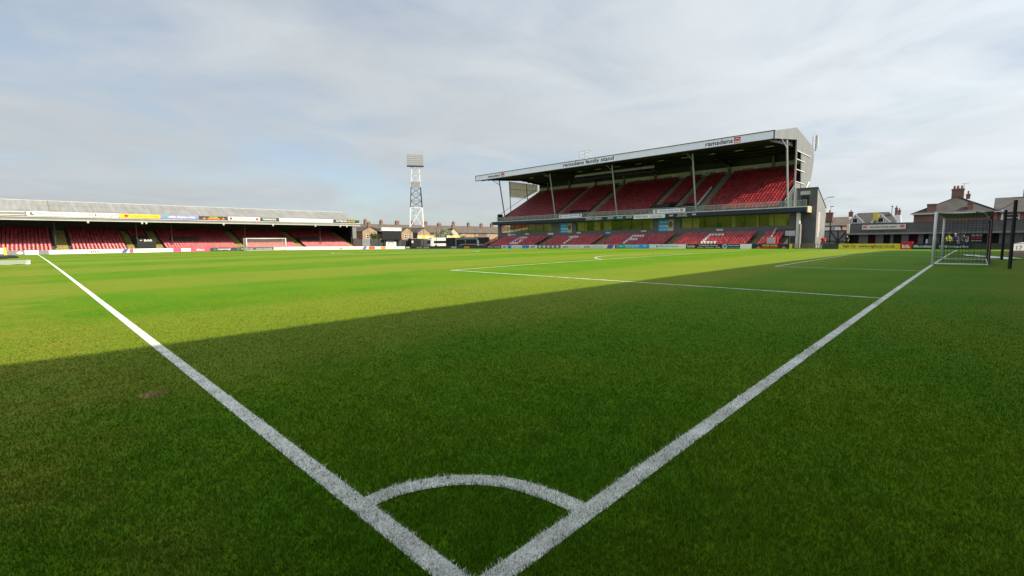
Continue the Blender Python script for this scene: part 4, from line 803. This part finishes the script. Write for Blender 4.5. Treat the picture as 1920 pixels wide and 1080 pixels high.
for x in np.arange(57.5, 100, 2.4): B(x-.06, 112.72, -.3, x+.06, 112.8, 2.5).build('post', 'darksteel', CF)
f = Frame((66.9, 112.7, .35), (1, 0, 0)); o = board('crest_banner', f, 3.1, 1.5, 'white', 'white banner with a pale oval crest below the scoreboard', 'banner', None, .05); disc(f, 1.5, .8, 1.05, .5, 'stepyellow', o); disc(f, 1.5, .8, .85, .36, 'offwhite', o, 'emblem', .009)
for x0, x1, lb_ in ((77.0, 82.6, 'left'), (87.5, 92.6, 'right')):
    f = Frame((x0, 112.68, 2.55), (1, 0, 0)); o = board('yellow_banner', f, x1-x0, .85, 'yellow', lb_+' of two yellow and white banners above the corner fence', 'banner', 'yellow banners', .05); patch(f, .15, .1, 1.3, .75, 'white', o); patch(f, 2.9, .1, 4.0, .75, 'offwhite', o); disc(f, .7, .42, .25, .22, 'orange', o, c=.01)
KI = thing('steward_hut', (74.5, 111, 0), 'black hut with a pale sign beside the scoreboard', 'hut'); B(73.4, 110.5, -.2, 76.6, 112, 2.4).build('wall', 'black', KI); B(73.2, 110.3, 2.4, 76.8, 112.1, 2.55).build('roof', 'grey', KI); B(73.5, 110.47, 1.3, 74.1, 110.5, 1.95).build('sign', 'lightgrey', KI)
NW = thing('corner_wall', (80, 95, 0), 'black wall panel behind the portable goal', 'wall'); B(76.5, 82.5, -.3, 76.7, 99, 2.5).build('panel', 'black', NW); B(76.4, 82.5, 2.5, 76.8, 99, 2.62).build('coping', 'grey', NW)
def coach():
    c = thing('coach', (77.6, 107.2, -.2), 'white coach parked beyond the far corner boards', 'coach', rz=R(-14)); L_, w_, h_ = 6.4, 2.5, 2.95
    mb = MB(); mb.prism([(0, 0, .35), (L_, 0, .35), (L_, 0, h_-.15), (L_-.15, 0, h_), (.35, 0, h_), (0, 0, 2.3), (-.08, 0, 1.2)], (0, w_, 0)); mb.build('body', 'carpaint', c, local=True)
    B(.9, -.015, 1.35, L_-.2, 0.0, 2.05).build('side_window', 'darkglass', c, local=True); MB().prism([(-.1, .1, 1.25), (.0, .1, 2.25), (.0, 2.4, 2.25), (-.1, 2.4, 1.25)], (-.03, 0, 0)).build('windscreen', 'darkglass', c, local=True)
    for y in (.3, 2.0): B(-.1, y, .75, -.05, y+.3, .95).build('headlight', 'lamp', c, local=True)
    for x in (1.5, 5.6):
        for y in (-.02, w_-.23): MB().tube([(x, y, .45), (x, y+.25, .45)], .45, 14).build('wheel', 'tyre', c, local=True)
coach()
GP = 'tall thin black netting posts'
for x, y, lb_ in ((29.6, 104.3, 'thin black post left of the far goal in front of the far stand'), (75.6, 111.5, 'thin black post in the far corner left of the coach'), (78.0, 105.2, 'thin black post in front of the coach'), (75.2, 95.2, 'thin black post between the coach and the portable goal')):
    P = MB().tube([(x, y, -.3), (x, y, 2.6 if x < 40 else 5.2)], .05, 6).build('netting_post', 'black'); P.location = (x, y, 0); P.data.transform(Matrix.Translation((-x, -y, 0))); tag(P, lb_, 'post', GP)

# ------------------------------------------------------------------ houses beyond the far corner
def window(parent, fr, a, b, w_, h, name='window'):
    o = slab(fr, a, b, a+w_, b+h, -.02, .05).build(name, 'white', parent); g_ = slab(fr, a+.09, b+.09, a+w_-.09, b+h*.46, .045, .06).build('pane', 'darkglass', o); slab(fr, a+.09, b+h*.54, a+w_-.09, b+h-.09, .045, .06).build('pane', 'darkglass', o)
def chimney(parent, x, y, z, h=1.5, w_=.9, d=.6, pots=3, m='brickred'):
    c = B(x-w_/2, y-d/2, z, x+w_/2, y+d/2, z+h).build('chimney', m, parent); B(x-w_/2-.07, y-d/2-.07, z+h-.22, x+w_/2+.07, y+d/2+.07, z+h-.08).build('cap', m, c)
    for i in range(pots):
        px = x-w_/2+w_*(i+.5)/pots; MB().tube([(px, y, z+h-.05), (px, y, z+h+.5)], [.13, .11], 8).build('pot', 'terracotta', c)
def terrace(x0, x1, idx, label, ridge=7.85, roofm='browntile'):
    t = thing('terraced_house', ((x0+x1)/2, 148, 0), label, 'house', 'terraced houses beyond the far corner')
    B(x0, 145.5, -.5, x1, 152.5, 5.0).build('wall', 'brickyellow' if idx % 2 else 'brickred', t)
    MB().prism([(x0, 145.1, 4.95), (x0, 149, ridge), (x0, 152.9, 4.95)], (x1-x0-.02, 0, 0)).build('roof', roofm, t)
    rn = random.Random(idx*3+1); chimney(t, x1-.3-rn.random(), 149+rn.uniform(-.5, .3), ridge-.5, rn.uniform(1.3, 2.0), rn.uniform(.8, 1.5), .8, rn.choice((2, 3, 4))); 
    fr = Frame((x0, 145.5, 0), (1, 0, 0)); window(t, fr, 1.0, 3.2, .9, 1.35); 
    if idx % 2: MB().tube([(x0+.8, 149, ridge), (x0+.8, 149, ridge+.9)], .02, 4).build('aerial', 'grey', t)
    return t
xs = [62.0, 68.3, 75.0, 81.2, 87.6, 93.9, 100.2, 106.8, 113.0, 120.0, 127, 134, 141, 148, 155, 162]
for i, (p, q) in enumerate(zip(xs[:-1], xs[1:])): terrace(p, q, i, ['leftmost terraced house, half hidden by the far stand roof', 'terraced house with roof showing right of the far stand', 'terraced house behind the scoreboard header', 'terraced house with roof between scoreboard and floodlight', 'terraced house behind the floodlight tower', 'terraced house with roof just right of the floodlight', 'terraced house behind the coach', 'terraced house behind the blossoming tree', 'terraced house behind the pale gable', 'terraced house left of the two-tier stand', 'terraced house end showing under the stand balcony', 'terraced house behind the left corner of the two-tier stand', 'terraced house hidden behind the stand, roof seen under its balcony', 'farther terraced house behind the stand corner', 'farthest terraced house behind the stand'][i])
def wing(x0, x1, yf, eave, apex, label, wm='brickyellow', chim=True, wins=2):
    t = thing('house_wing', ((x0+x1)/2, yf, 0), label, 'house', 'rear wings of the terraced houses'); xm = (x0+x1)/2
    MB().prism([(x0, yf, -.5), (x1, yf, -.5), (x1, yf, eave), (xm, yf, apex), (x0, yf, eave)], (0, .25, 0)).build('gable_wall', wm, t)
    B(x0, yf+.25, -.5, x0+.25, 146, eave).build('side_wall', 'brickred', t); B(x1-.25, yf+.25, -.5, x1, 146, eave).build('side_wall', 'brickred', t)
    for s in (-1, 1):
        xe = xm+s*((x1-x0)/2+.25); ze = eave-.25*(apex-eave)/((x1-x0)/2)
        MB().prism([(xm, yf-.12, apex+.12), (xe, yf-.12, ze+.12), (xe, yf-.12, ze), (xm, yf-.12, apex)], (0, 9, 0)).build('roof', 'slate', t)
    fr = Frame((x0, yf, 0), (1, 0, 0)); w_ = x1-x0
    if wins: window(t, fr, w_*.26, 2.75, .85, 1.45); window(t, fr, w_*.62, 2.65 if wins == 2 else 2.9, .85, 1.45)
    if chim: chimney(t, xm, yf+.5, apex-.3, 1.7, 1.0, .6, 2, 'brickred')
    return t
wing(74.0, 79.1, 138.5, 5.15, 6.5, 'yellow brick gable with two white windows left of the scoreboard')
wing(88.6, 93.2, 139, 4.9, 6.45, 'yellow brick gable seen between the floodlight legs', chim=False)
wing(95.2, 100.4, 139, 4.85, 6.6, 'brown brick gable with two windows right of the floodlight')
wing(108.9, 113.6, 139, 4.4, 6.4, 'pale rendered gable right of the blossoming tree', 'brickpale', True, 0)
EX = thing('rear_extension', (84.5, 140, 0), 'low brick rear extension with a drainpipe right of the scoreboard', 'house'); B(82.2, 139, -.5, 87.0, 146, 4.3).build('wall', 'brickred', EX); MB().prism([(82.0, 138.8, 4.3), (87.2, 138.8, 4.3), (87.2, 146, 6.2), (82.0, 146, 6.2)], (0, 0, .12)).build('roof', 'slate', EX); B(84.5, 138.9, 0, 84.65, 139, 4.3).build('drainpipe', 'offwhite', EX)
BW = thing('boundary_wall', (95, 128, 0), 'dark boarded boundary wall in front of the terraced houses', 'wall')
for i, x in enumerate(np.arange(60, 130, 3.5)): B(x, 128, -.5, x+3.46, 128.2, 2.3+.2*((i*5) % 3)).build('panel', ('charcoal', 'darkconcrete', 'wood')[(i*3) % 7 % 3], BW)

def foliage(name, c, r, n, m, label, trunk=1.5, seed=1, m2=None):
    rn = random.Random(seed); t = thing(name, (c[0], c[1], -.2), label, 'tree')
    mb = MB(); mb.tube([(c[0], c[1], -.4), (c[0]+.1, c[1], trunk), (c[0], c[1]+.1, c[2])], [.16, .12, .05], 7)
    for k in range(6): a = k*1.05; mb.tube([(c[0], c[1], trunk+.2*k), (c[0]+math.cos(a)*r[0]*.6, c[1]+math.sin(a)*r[1]*.6, c[2]+(k % 3-.8)*r[2]*.4)], [.06, .02], 5)
    mb.build('trunk', 'bark', t); mb = MB(); cl = []
    for k in range(26): 
        v = Vector((rn.gauss(0, 1), rn.gauss(0, 1), rn.gauss(0, 1))).normalized()*rn.uniform(.45, 1); cl.append((Vector((c[0]+v.x*r[0], c[1]+v.y*r[1], c[2]+v.z*r[2])), rn.uniform(.25, .5)*min(r)))
    for k in range(n):
        p, rad = rn.choice(cl); p = p+Vector((rn.gauss(0, .55), rn.gauss(0, .55), rn.gauss(0, .55)))*rad; s = rn.uniform(.06, .14)
        d = Vector((rn.gauss(0, 1), rn.gauss(0, 1), rn.gauss(0, 1))).normalized(); e = d.orthogonal().normalized(); f_ = d.cross(e); mb.cur = 1 if (m2 and rn.random() < .45) else 0
        mb.quad(p-e*s-f_*s*.6, p+e*s-f_*s*.3, p+e*s*.5+f_*s, p-e*s*.7+f_*s*.7)
    me = bpy.data.meshes.new('crown'); me.from_pydata([tuple(Vector(v)-t.location) for v in mb.v], [], mb.f); me.materials.append(M[m]); me.materials.append(M[m2 or m]); me.polygons.foreach_set('material_index', mb.m); o = bpy.data.objects.new('crown', me); COL.objects.link(o); o.parent = t
foliage('blossom_tree', (102.3, 133, 4.3), (3.6, 2.2, 1.9), 5200, 'leaf', 'pale blossoming tree in front of the terraced houses', 1.6, 3, 'blossom')
foliage('garden_shrub', (108.5, 131, 3.0), (2.0, 1.5, .9), 2200, 'blossom', 'whitish shrub above the wall behind the portable goal', 1.0, 5, 'leaf')
foliage('garden_shrub', (71.5, 127, 3.3), (1.2, 1.2, 1.1), 1600, 'leaf', 'small dark bush at the right end of the far stand', 1.0, 9)
foliage('street_tree', (140, 16.3, 4.7), (.9, 1.2, .55), 1500, 'leaf', 'green tree top in front of the half-timbered house', 3, 12)

# ------------------------------------------------------------------ right side: low building, fence, houses
LB = thing('low_building', (78, 3, 0), 'long low flat-roofed dark building behind the near goal', 'building')
X0 = 76.0
B(X0, -14, 2.28, X0+.3, 10.95, 3.42).build('roof_fascia', 'towergrey', LB); B(X0-.35, -14, 2.05, X0+.3, 11.0, 2.27).build('canopy_edge', 'grey', LB)
B(X0-.2, 10.95, 2.2, X0+.3, 11.25, 3.5).build('end_cap', 'offwhite', LB); B(X0+.1, -14, 3.42, 88, 11.2, 3.5).build('roof', 'slate', LB); B(X0+1.6, -14, -.3, X0+1.8, 11.2, 2.3).build('inner_wall', 'black', LB); B(X0+.3, 11.0, -.3, 88, 11.2, 3.4).build('end_wall', 'charcoal', LB)
for y0, y1 in ((9.9, 8.9), (8.1, 7.3), (6.6, 6.3), (5.5, 4.8), (3.9, 3.4), (2.95, 1.9), (-3.1, -5.0), (-6, -9)): B(X0+.02, y1, -.3, X0+.2, y0, 2.06).build('wall_panel', 'towergrey', LB)
for y0, y1 in ((9.0, 8.15), (5.0, 4.0)): B(X0+1.2, y1, -.2, X0+1.25, y0, 1.95).build('door', 'netclaret', LB)
B(X0+.3, 1.15, -.2, X0+.4, 1.75, 2.0).build('door', 'wood', LB); B(X0+.9, .5, -.2, X0+1.0, 1.15, 2.02).build('door', 'stepyellow', LB); B(X0+.5, -.15, -.2, X0+.6, .5, 2.02).build('panelled_door', 'lightgrey', LB)
B(X0-.03, 3.0, .9, X0+.02, 3.15, 1.4).build('notice', 'white', LB); B(X0-.01, 2.2, 1.35, X0+.02, 2.55, 1.7).build('notice', 'lightgrey', LB)
f = Frame((X0-.36, 9.55, 2.68), (0, -1, 0)); o = board('building_sign', f, 4.4, .62, 'offwhite', 'white family stand sign on the low building', 'sign', None, .05); redlogo(f, .12, .1, .5, .52, o); redlogo(f, 3.9, .1, 4.28, .52, o); text(f, 'ramsdens family stand', .85, .14, 3.5, .46, 'charcoal', o)
f = Frame((X0-.04, -.2, .75), (0, -1, 0)); o = board('club_banner', f, 1.6, 1.5, 'black', 'black banner with a white crest seen through the goal net', 'banner', None, .03)
poly(f, [(.15, .95), (.15, .4), (.28, .2), (.41, .4), (.41, .95)], 'white', o); poly(f, [(.21, .85), (.21, .45), (.28, .32), (.35, .45), (.35, .85)], 'charcoal', o, 'emblem', .009); text(f, 'WELCOME TO', .6, .95, 1.5, 1.2, 'white', o); text(f, 'BLUNDELL PARK', .6, .6, 1.5, .85, 'red', o); patch(f, .6, .4, 1.5, .45, 'offwhite', o)
RB = B(70.2, 3.95, .2, 71.0, 4.85, 1.15).build('red_cabinet', 'red'); RB.location = (70.6, 4.4, .2); RB.data.transform(Matrix.Translation((-70.6, -4.4, -.2))); tag(RB, 'red cabinet standing behind the red Biffa board', 'cabinet'); patch(Frame((70.19, 4.85, .2), (0, -1, 0)), .25, .55, .65, .65, 'yellow', RB, 'stripe')
BF = thing('braced_fence', (80, 12.6, 0), 'grey sheet fence with black cross braces beside the stair tower', 'fence')
for i in range(4): B(80.5, 11.1+.95*i, -.3, 80.6, 12.03+.95*i, 2.75).build('sheet', 'grey', BF)
for p, q in (((80.45, 11.1, 1.2), (80.45, 14.9, 1.2)), ((80.45, 11.1, 2.7), (80.45, 14.9, 2.7)), ((80.44, 12.0, 0), (80.44, 13.0, 1.2)), ((80.44, 13.0, 1.2), (80.44, 14.0, 2.7)), ((80.44, 12.0, 2.7), (80.44, 13.0, 1.2)), ((80.44, 13.0, 1.2), (80.44, 14.0, 0)), ((80.44, 11.2, 2.7), (80.44, 12.0, 1.2))): MB().bar(p, q, .1).build('brace', 'black', BF)
for y in (12.0, 13.0, 14.0): B(80.38, y-.06, -.3, 80.43, y+.06, 4.0 if y == 14.0 else 2.8).build('post', 'black', BF)
# big brick house
HB = thing('brick_house', (106, 2, 0), 'large brick house with a wide grey hipped roof and tall chimney behind the goal', 'house')
B(104, -3.3, -.5, 114, 6.6, 5.6).build('wall', 'brickred', HB); zr = 8.2
def hip(n, pts, m, par): MB().prism(pts, (0, 0, .02)).build(n, m, par)
mb = MB(); mb.quad((103.6, 7.0, 5.5), (103.6, -3.6, 5.5), (106.5, 1.45, zr)); mb.quad((103.6, -3.6, 5.5), (115, -3.6, 5.5), (115, 1.45, zr), (106.5, 1.45, zr)); mb.quad((115, 7.0, 5.5), (103.6, 7.0, 5.5), (106.5, 1.45, zr), (115, 1.45, zr)); mb.build('roof', 'slate', HB)
MB().bar((103.55, 7.05, 5.5), (103.55, -3.6, 5.5), .16, .14).build('gutter', 'offwhite', HB); MB().bar((103.6, 7.0, 5.55), (106.5, 1.45, zr+.05), .18, .1).build('hip_tile', 'darksteel', HB); MB().bar((103.6, -3.6, 5.55), (106.5, 1.45, zr+.05), .18, .1).build('hip_tile', 'darksteel', HB)
chimney(HB, 106.8, 1.45, zr-.35, 1.7, .9, 1.5, 1); chimney(HB, 107.6, .2, zr-.35, .8, .5, .5, 2)
for y in (1.0, 1.5, 1.9): MB().tube([(106.8, y, zr+1.3), (106.8, y, zr+1.85)], [.15, .13], 8).build('chimney_pot', 'terracotta', HB)
chimney(HB, 104.3, 4.4, 5.4, 1.75, .5, 1.2, 0); chimney(HB, 104.3, -.2, 5.4, 1.75, .5, .7, 0)
mb = MB(); mb.tube([(106.8, .75, zr+1.3), (106.8, .75, zr+2.2)], .025, 4); mb.bar((106.8, .2, zr+2.1), (106.8, 1.1, zr+2.15), .03)
for k in range(4): mb.bar((106.6, .3+.2*k, zr+2.12), (107.0, .3+.2*k, zr+2.12), .02)
mb.build('aerial', 'grey', HB)
HC = thing('brick_house', (112, -8, 0), 'brick house with a long slate roof at the right edge', 'house'); B(108, -30, -.5, 118, -3.4, 5.6).build('wall', 'brickred', HC); MB().prism([(107.6, -30, 5.5), (113, -30, 8.1), (118.4, -30, 5.5)], (0, 27, 0)).build('roof', 'slate', HC); B(107.5, -30, 5.35, 107.65, -3.0, 5.5).build('gutter', 'darksteel', HC)
for y in (-3.9, -6.6): B(107.85, y-.12, 0, 108.0, y+.12, 5.9 if y > -5 else 5.5).build('drainpipe', 'white', HC)
window(HC, Frame((108, -4.3, 0), (0, -1, 0)), 0, 4.0, 1.5, 1.2); B(112.6, -6.9, 7.6, 113.3, -6.2, 9.2).build('chimney', 'concrete', HC)
# half-timbered pair
HT = thing('half_timbered_house', (150, 18, 0), 'half-timbered house with two white gables and a yellow sign', 'house')
B(148, 13.6, -.5, 156, 22.8, 5.6).build('wall', 'white', HT); mb = MB(); mb.quad((147.6, 23.2, 5.5), (147.6, 13.2, 5.5), (151, 15.0, 8.1), (151, 21.4, 8.1)); mb.quad((147.6, 13.2, 5.5), (156, 13.2, 5.5), (151, 15.0, 8.1)); mb.quad((156, 23.2, 5.5), (147.6, 23.2, 5.5), (151, 21.4, 8.1)); mb.build('roof', 'slate', HT)
for yc in (21.4, 16.2):
    g_ = MB().prism([(147.5, yc+1.9, 5.4), (147.5, yc-1.9, 5.4), (147.5, yc, 7.4)], (2.4, 0, 0)).build('gable', 'white', HT)
    for s in (-1, 1): MB().bar((147.4, yc+s*2.0, 5.45), (147.4, yc, 7.5), .14, .2).build('bargeboard', 'white', HT); MB().prism([(147.45, yc+s*2.0, 5.5), (147.45, yc, 7.6), (147.45, yc, 7.5), (147.45, yc+s*2.0, 5.4)], (3.0, 0, 0)).build('gable_roof', 'slate', HT)
    for k in range(-3, 4): MB().bar((147.47, yc+k*.42, 5.45), (147.47, yc+k*.42, 7.25-abs(k)*.46), .11).build('timber', 'charcoal', g_)
    B(147.44, yc-.45, 5.6, 147.49, yc+.45, 6.5).build('window', 'darkglass', g_)
for y, z in ((13.5, 7.0), (12.9, 6.4)): chimney(HT, 150, y, z, 2.0, .7, .5, 1)
MB().prism([(149.5, 14.3, 0), (149.5, 11.9, 0), (149.5, 12.6, 7.2), (149.5, 13.6, 7.2)], (1, 0, 0)).build('chimney_stack', 'white', HT); chimney(HT, 151, 22.9, 7.2, 1.3, .6, .9, 2)
f = Frame((146.5, 17.6, 6.1), (0, -1, 0)); o = board('yellow_sign', f, 1.0, 1.7, 'yellow', 'tall yellow sign beside the half-timbered house', 'sign', None, .3); MB().tube([(146.7, 17.1, -.3), (146.7, 17.1, 6.0)], .08, 6).build('post', 'charcoal', o)
HO = thing('red_brick_terrace', (125, 24, 0), 'low red brick terrace with white bay windows right of the stair tower', 'house')
B(122, 19.6, -.5, 130, 32, 4.4).build('wall', 'terracotta', HO); MB().prism([(121.6, 19.3, 4.35), (126, 19.3, 6.3), (130.4, 19.3, 4.35)], (0, 14, 0)).build('roof', 'browntile', HO); chimney(HO, 123.6, 22.4, 5.3, 2.0, .7, 1.3, 3)
for y in (20.0, 21.9): B(121.7, y, 2.4, 122, y+1.0, 4.1).build('window', 'white', HO); 
for y in (21.1, 23.2): B(121.8, y, 2.0, 122, y+.5, 4.2).build('window', 'lightgrey', HO)
for x, y, h_, lb_ in ((135, 24.4, 9.2, 'slim street lamp between the red terrace and the half-timbered house'), (95, 8.6, 6.5, 'black post rising in front of the half-timbered house'), (126, 6.3, 6.0, 'short street lamp left of the large brick house')):
    P = thing('street_lamp', (x, y, 0), lb_, 'street lamp', 'street lamps on the right'); MB().tube([(x, y, -.3), (x, y, h_)], .05, 6).build('pole', 'grey', P); B(x-.1, y-.6 if x > 100 else y-.12, h_-.02, x+.1, y+.1, h_+.12).build('lamp_head', 'charcoal', P)

# ------------------------------------------------------------------ small things beside the pitch
def lay_sheet(pts, m, name, label, cat):
    mb = MB(); n = 10; vs = []
    for i in range(n+1):
        for j in range(5):
            t, s = i/n, j/4; p = (Vector(pts[0])*(1-t)+Vector(pts[1])*t)*(1-s)+(Vector(pts[3])*(1-t)+Vector(pts[2])*t)*s
            vs.append((p.x, p.y, float(gz(p.x, p.y))+.05+.04*math.sin(i*2.1+j)*math.sin(j*1.7)))
    mb._a(vs, [(i*5+j, (i+1)*5+j, (i+1)*5+j+1, i*5+j+1) for i in range(n) for j in range(4)])
    o = mb.build(name, m); sm = o.modifiers.new('s', 'SOLIDIFY'); sm.thickness = .03; tag(o, label, cat); return o
lay_sheet([(46.0, -.7), (38.3, -3.3), (37.0, -2.8), (43.4, -.9)], 'sheet', 'ground_cover', 'pale blue plastic cover lying on the grass behind the near goal', 'cover')
gs = lay_sheet([(-1.0, 62), (-4.5, 62), (-4.5, 47.5), (-1.05, 48.5)], 'paleturf', 'ground_cover', 'pale translucent cover lying left of the touchline', 'cover'); lay_sheet([(-1.0, 62), (-1.25, 62), (-1.3, 48.4), (-1.05, 48.4)], 'white', 'cover_weight', 'white edge strip on the translucent cover', 'strip')
bk = MB()
for k in range(9): bk.ball((-2.6-.35*k, 76-k*1.2+.6*math.sin(k*2), .22), .62, 9, 6, 1.3, 2.2, .45+.12*math.sin(k*3))
o = smooth(bk.build('black_tarpaulin', 'black')); tag(o, 'rumpled black tarpaulin on the grass at the left edge', 'tarpaulin')
YP = thing('yellow_post', (-3.4, 100, 0), 'yellow post with a white board at the far left edge', 'post'); B(-3.5, 100, 0, -3.2, 100.3, 1.25).build('post', 'yellow', YP); B(-6.0, 100.1, .4, -3.55, 100.2, 1.2).build('panel', 'white', YP)

# ------------------------------------------------------------------ people
def person(loc, rz, top, legs, label, lean=0., arm=(0, 0), hat=None):
    P = thing('person', loc, label, 'person', 'people beside the low building', rz)
    J = {'pel': (0, 0, .93), 'che': (0, -lean*.35, 1.28-lean*.08), 'nec': (0, -lean*.55, 1.50-lean*.14), 'hed': (0, -lean*.62-.01, 1.63-lean*.16), 'crn': (0, -lean*.66, 1.74-lean*.18)}
    for s, k in ((-1, 'r'), (1, 'l')):
        J.update({k+'hip': (s*.10, 0, .88), k+'kne': (s*.12, -.02, .48), k+'ank': (s*.13, .02, .08), k+'toe': (s*.15, -.15, .04), k+'sho': (s*.19, -lean*.5, 1.43-lean*.12), k+'elb': (s*.26, -lean*.5-.04-arm[0]*.12, 1.16-lean*.1), k+'wri': (s*.24-s*arm[1]*.12, -lean*.5-.10-arm[0]*.28, .96+arm[0]*.16-lean*.1), k+'han': (s*.235-s*arm[1]*.16, -lean*.5-.13-arm[0]*.36, .88+arm[0]*.2-lean*.1)})
    E_ = [('pel', 'che'), ('che', 'nec'), ('nec', 'hed'), ('hed', 'crn')]
    for k in 'rl': E_ += [('pel', k+'hip'), (k+'hip', k+'kne'), (k+'kne', k+'ank'), (k+'ank', k+'toe'), ('che', k+'sho'), (k+'sho', k+'elb'), (k+'elb', k+'wri'), (k+'wri', k+'han')]
    rad = dict(pel=(.17, .12), che=(.19, .13), nec=(.065, .065), hed=(.085, .10), crn=(.07, .085), hip=(.095, .10), kne=(.065, .065), ank=(.045, .05), toe=(.045, .035), sho=(.075, .075), elb=(.05, .05), wri=(.035, .035), han=(.04, .03))
    ks = list(J); me = bpy.data.meshes.new('b'); me.from_pydata([J[k] for k in ks], [(ks.index(p), ks.index(q)) for p, q in E_], []); o = bpy.data.objects.new('b', me); COL.objects.link(o)
    o.modifiers.new('skin', 'SKIN'); o.modifiers.new('sub', 'SUBSURF').levels = 1; sv = me.skin_vertices[0].data
    for i, k in enumerate(ks): sv[i].radius = rad.get(k, rad.get(k[1:])); sv[i].use_root = (k == 'pel')
    dg = bpy.context.evaluated_depsgraph_get(); m2 = bpy.data.meshes.new_from_object(o.evaluated_get(dg)); bpy.data.objects.remove(o)
    for m in (top, legs, 'skin', 'hair'): m2.materials.append(M[m])
    for p in m2.polygons:
        c = p.center; nz = J['nec'][2]
        p.material_index = 3 if (c.z > J['hed'][2]+.05 or (c.z > J['hed'][2]-.06 and c.y > J['hed'][1]+.03)) else 2 if c.z > nz-.01 or (abs(c.x) > .15 and c.z < 1.0+arm[0]*.15 and c.z > .75 and c.y < -.05) else 0 if c.z > .92 else 1; p.use_smooth = True
    b_ = bpy.data.objects.new('body', m2); COL.objects.link(b_); b_.parent = P
    if hat: MB().ball((J['crn'][0], J['crn'][1], J['crn'][2]-.02), .115, 10, 6, 1, 1.1, .7).build('hat', hat, b_, local=True)
    return P
gy = float(gz(72, 1))-.05
person((72.6, 1.0, gy), R(-80), 'hivis', 'trouser', 'person in a yellow high-visibility jacket seen through the goal net', 0, (.5, .6), 'charcoal')
person((72.8, .45, gy), R(-100), 'violet', 'trouser', 'person in a purple top beside the yellow jacket', 0, (.3, .3), 'offwhite')
person((73.0, -.15, gy), R(-60), 'trouser', 'trouser', 'person in dark clothes right of the purple top', .25, (.6, .4))
person((72.5, 10.6, gy), R(-90), 'black', 'black', 'person in black standing left of the yellow car dealer board', 0, (.9, .5))
person((70.6, 12.9, gy), R(-70), 'red', 'trouser', 'person in a red and white top leaning on the dark board', .5, (.7, .2))

# ------------------------------------------------------------------ car and board at the right edge
def car():
    c = thing('parked_car', (70.6, -6.0, .12), 'silver-white hatchback parked behind the board at the right edge', 'car', rz=R(90)); w_ = .86
    sec = [(2.05, .35, .62), (1.95, .30, .78), (1.1, .28, .92), (.45, .28, 1.36), (-.2, .28, 1.48), (-1.3, .28, 1.44), (-1.95, .30, 1.0), (-2.05, .35, .7)]
    mb = MB(); vs = []
    for x, zb_, zt in sec:
        tw = w_*(.93 if zt > 1.2 else 1); bl = .9 if abs(x) > 1.9 else 1
        vs += [(x, -w_*bl, zb_), (x, -w_*bl, min(zt, .85)), (x, -tw*.82*bl, zt), (x, tw*.82*bl, zt), (x, w_*bl, min(zt, .85)), (x, w_*bl, zb_)]
    n = len(sec); mb._a(vs, [(i*6+j, i*6+(j+1) % 6, (i+1)*6+(j+1) % 6, (i+1)*6+j) for i in range(n-1) for j in range(6)]+[tuple(range(6)), tuple(range((n-1)*6, n*6))]); o = mb.build('body', 'carpaint', c, local=True); bv = o.modifiers.new('b', 'BEVEL'); bv.width = .05; bv.segments = 2
    MB().prism([(1.06, -.62, .96), (.50, -.60, 1.34), (.50, .60, 1.34), (1.06, .62, .96)], (.03, 0, .03)).build('windscreen', 'darkglass', c, local=True)
    for s in (-1, 1):
        MB().prism([(.9, s*.845, .92), (.4, s*.76, 1.30), (-1.2, s*.75, 1.36), (-1.7, s*.84, .95)], (0, s*.02, 0)).build('side_window', 'darkglass', c, local=True)
        B(1.9, s*.45-.15, .62, 2.06, s*.45+.15, .74).build('headlight', 'lamp', c, local=True)
        for x in (1.3, -1.3): wh = MB().tube([(x, s*.74, .31), (x, s*.88, .31)], .31, 16).build('tyre', 'tyre', c, local=True); MB().tube([(x, s*.875, .31), (x, s*.89, .31)], .2, 12).build('rim', 'lamp', wh, local=True)
car()
f = Frame((66.4, -3.95, .12), (0, -1, 0), (.35, 0, 1)); o = board('ground_board', f, 3.4, .85, 'white', 'white lettered board leaning at the right edge of the pitch', 'advertising board', None, .04); text(f, '17 CBS CARS', .2, .22, 3.0, .64, 'grey', o)
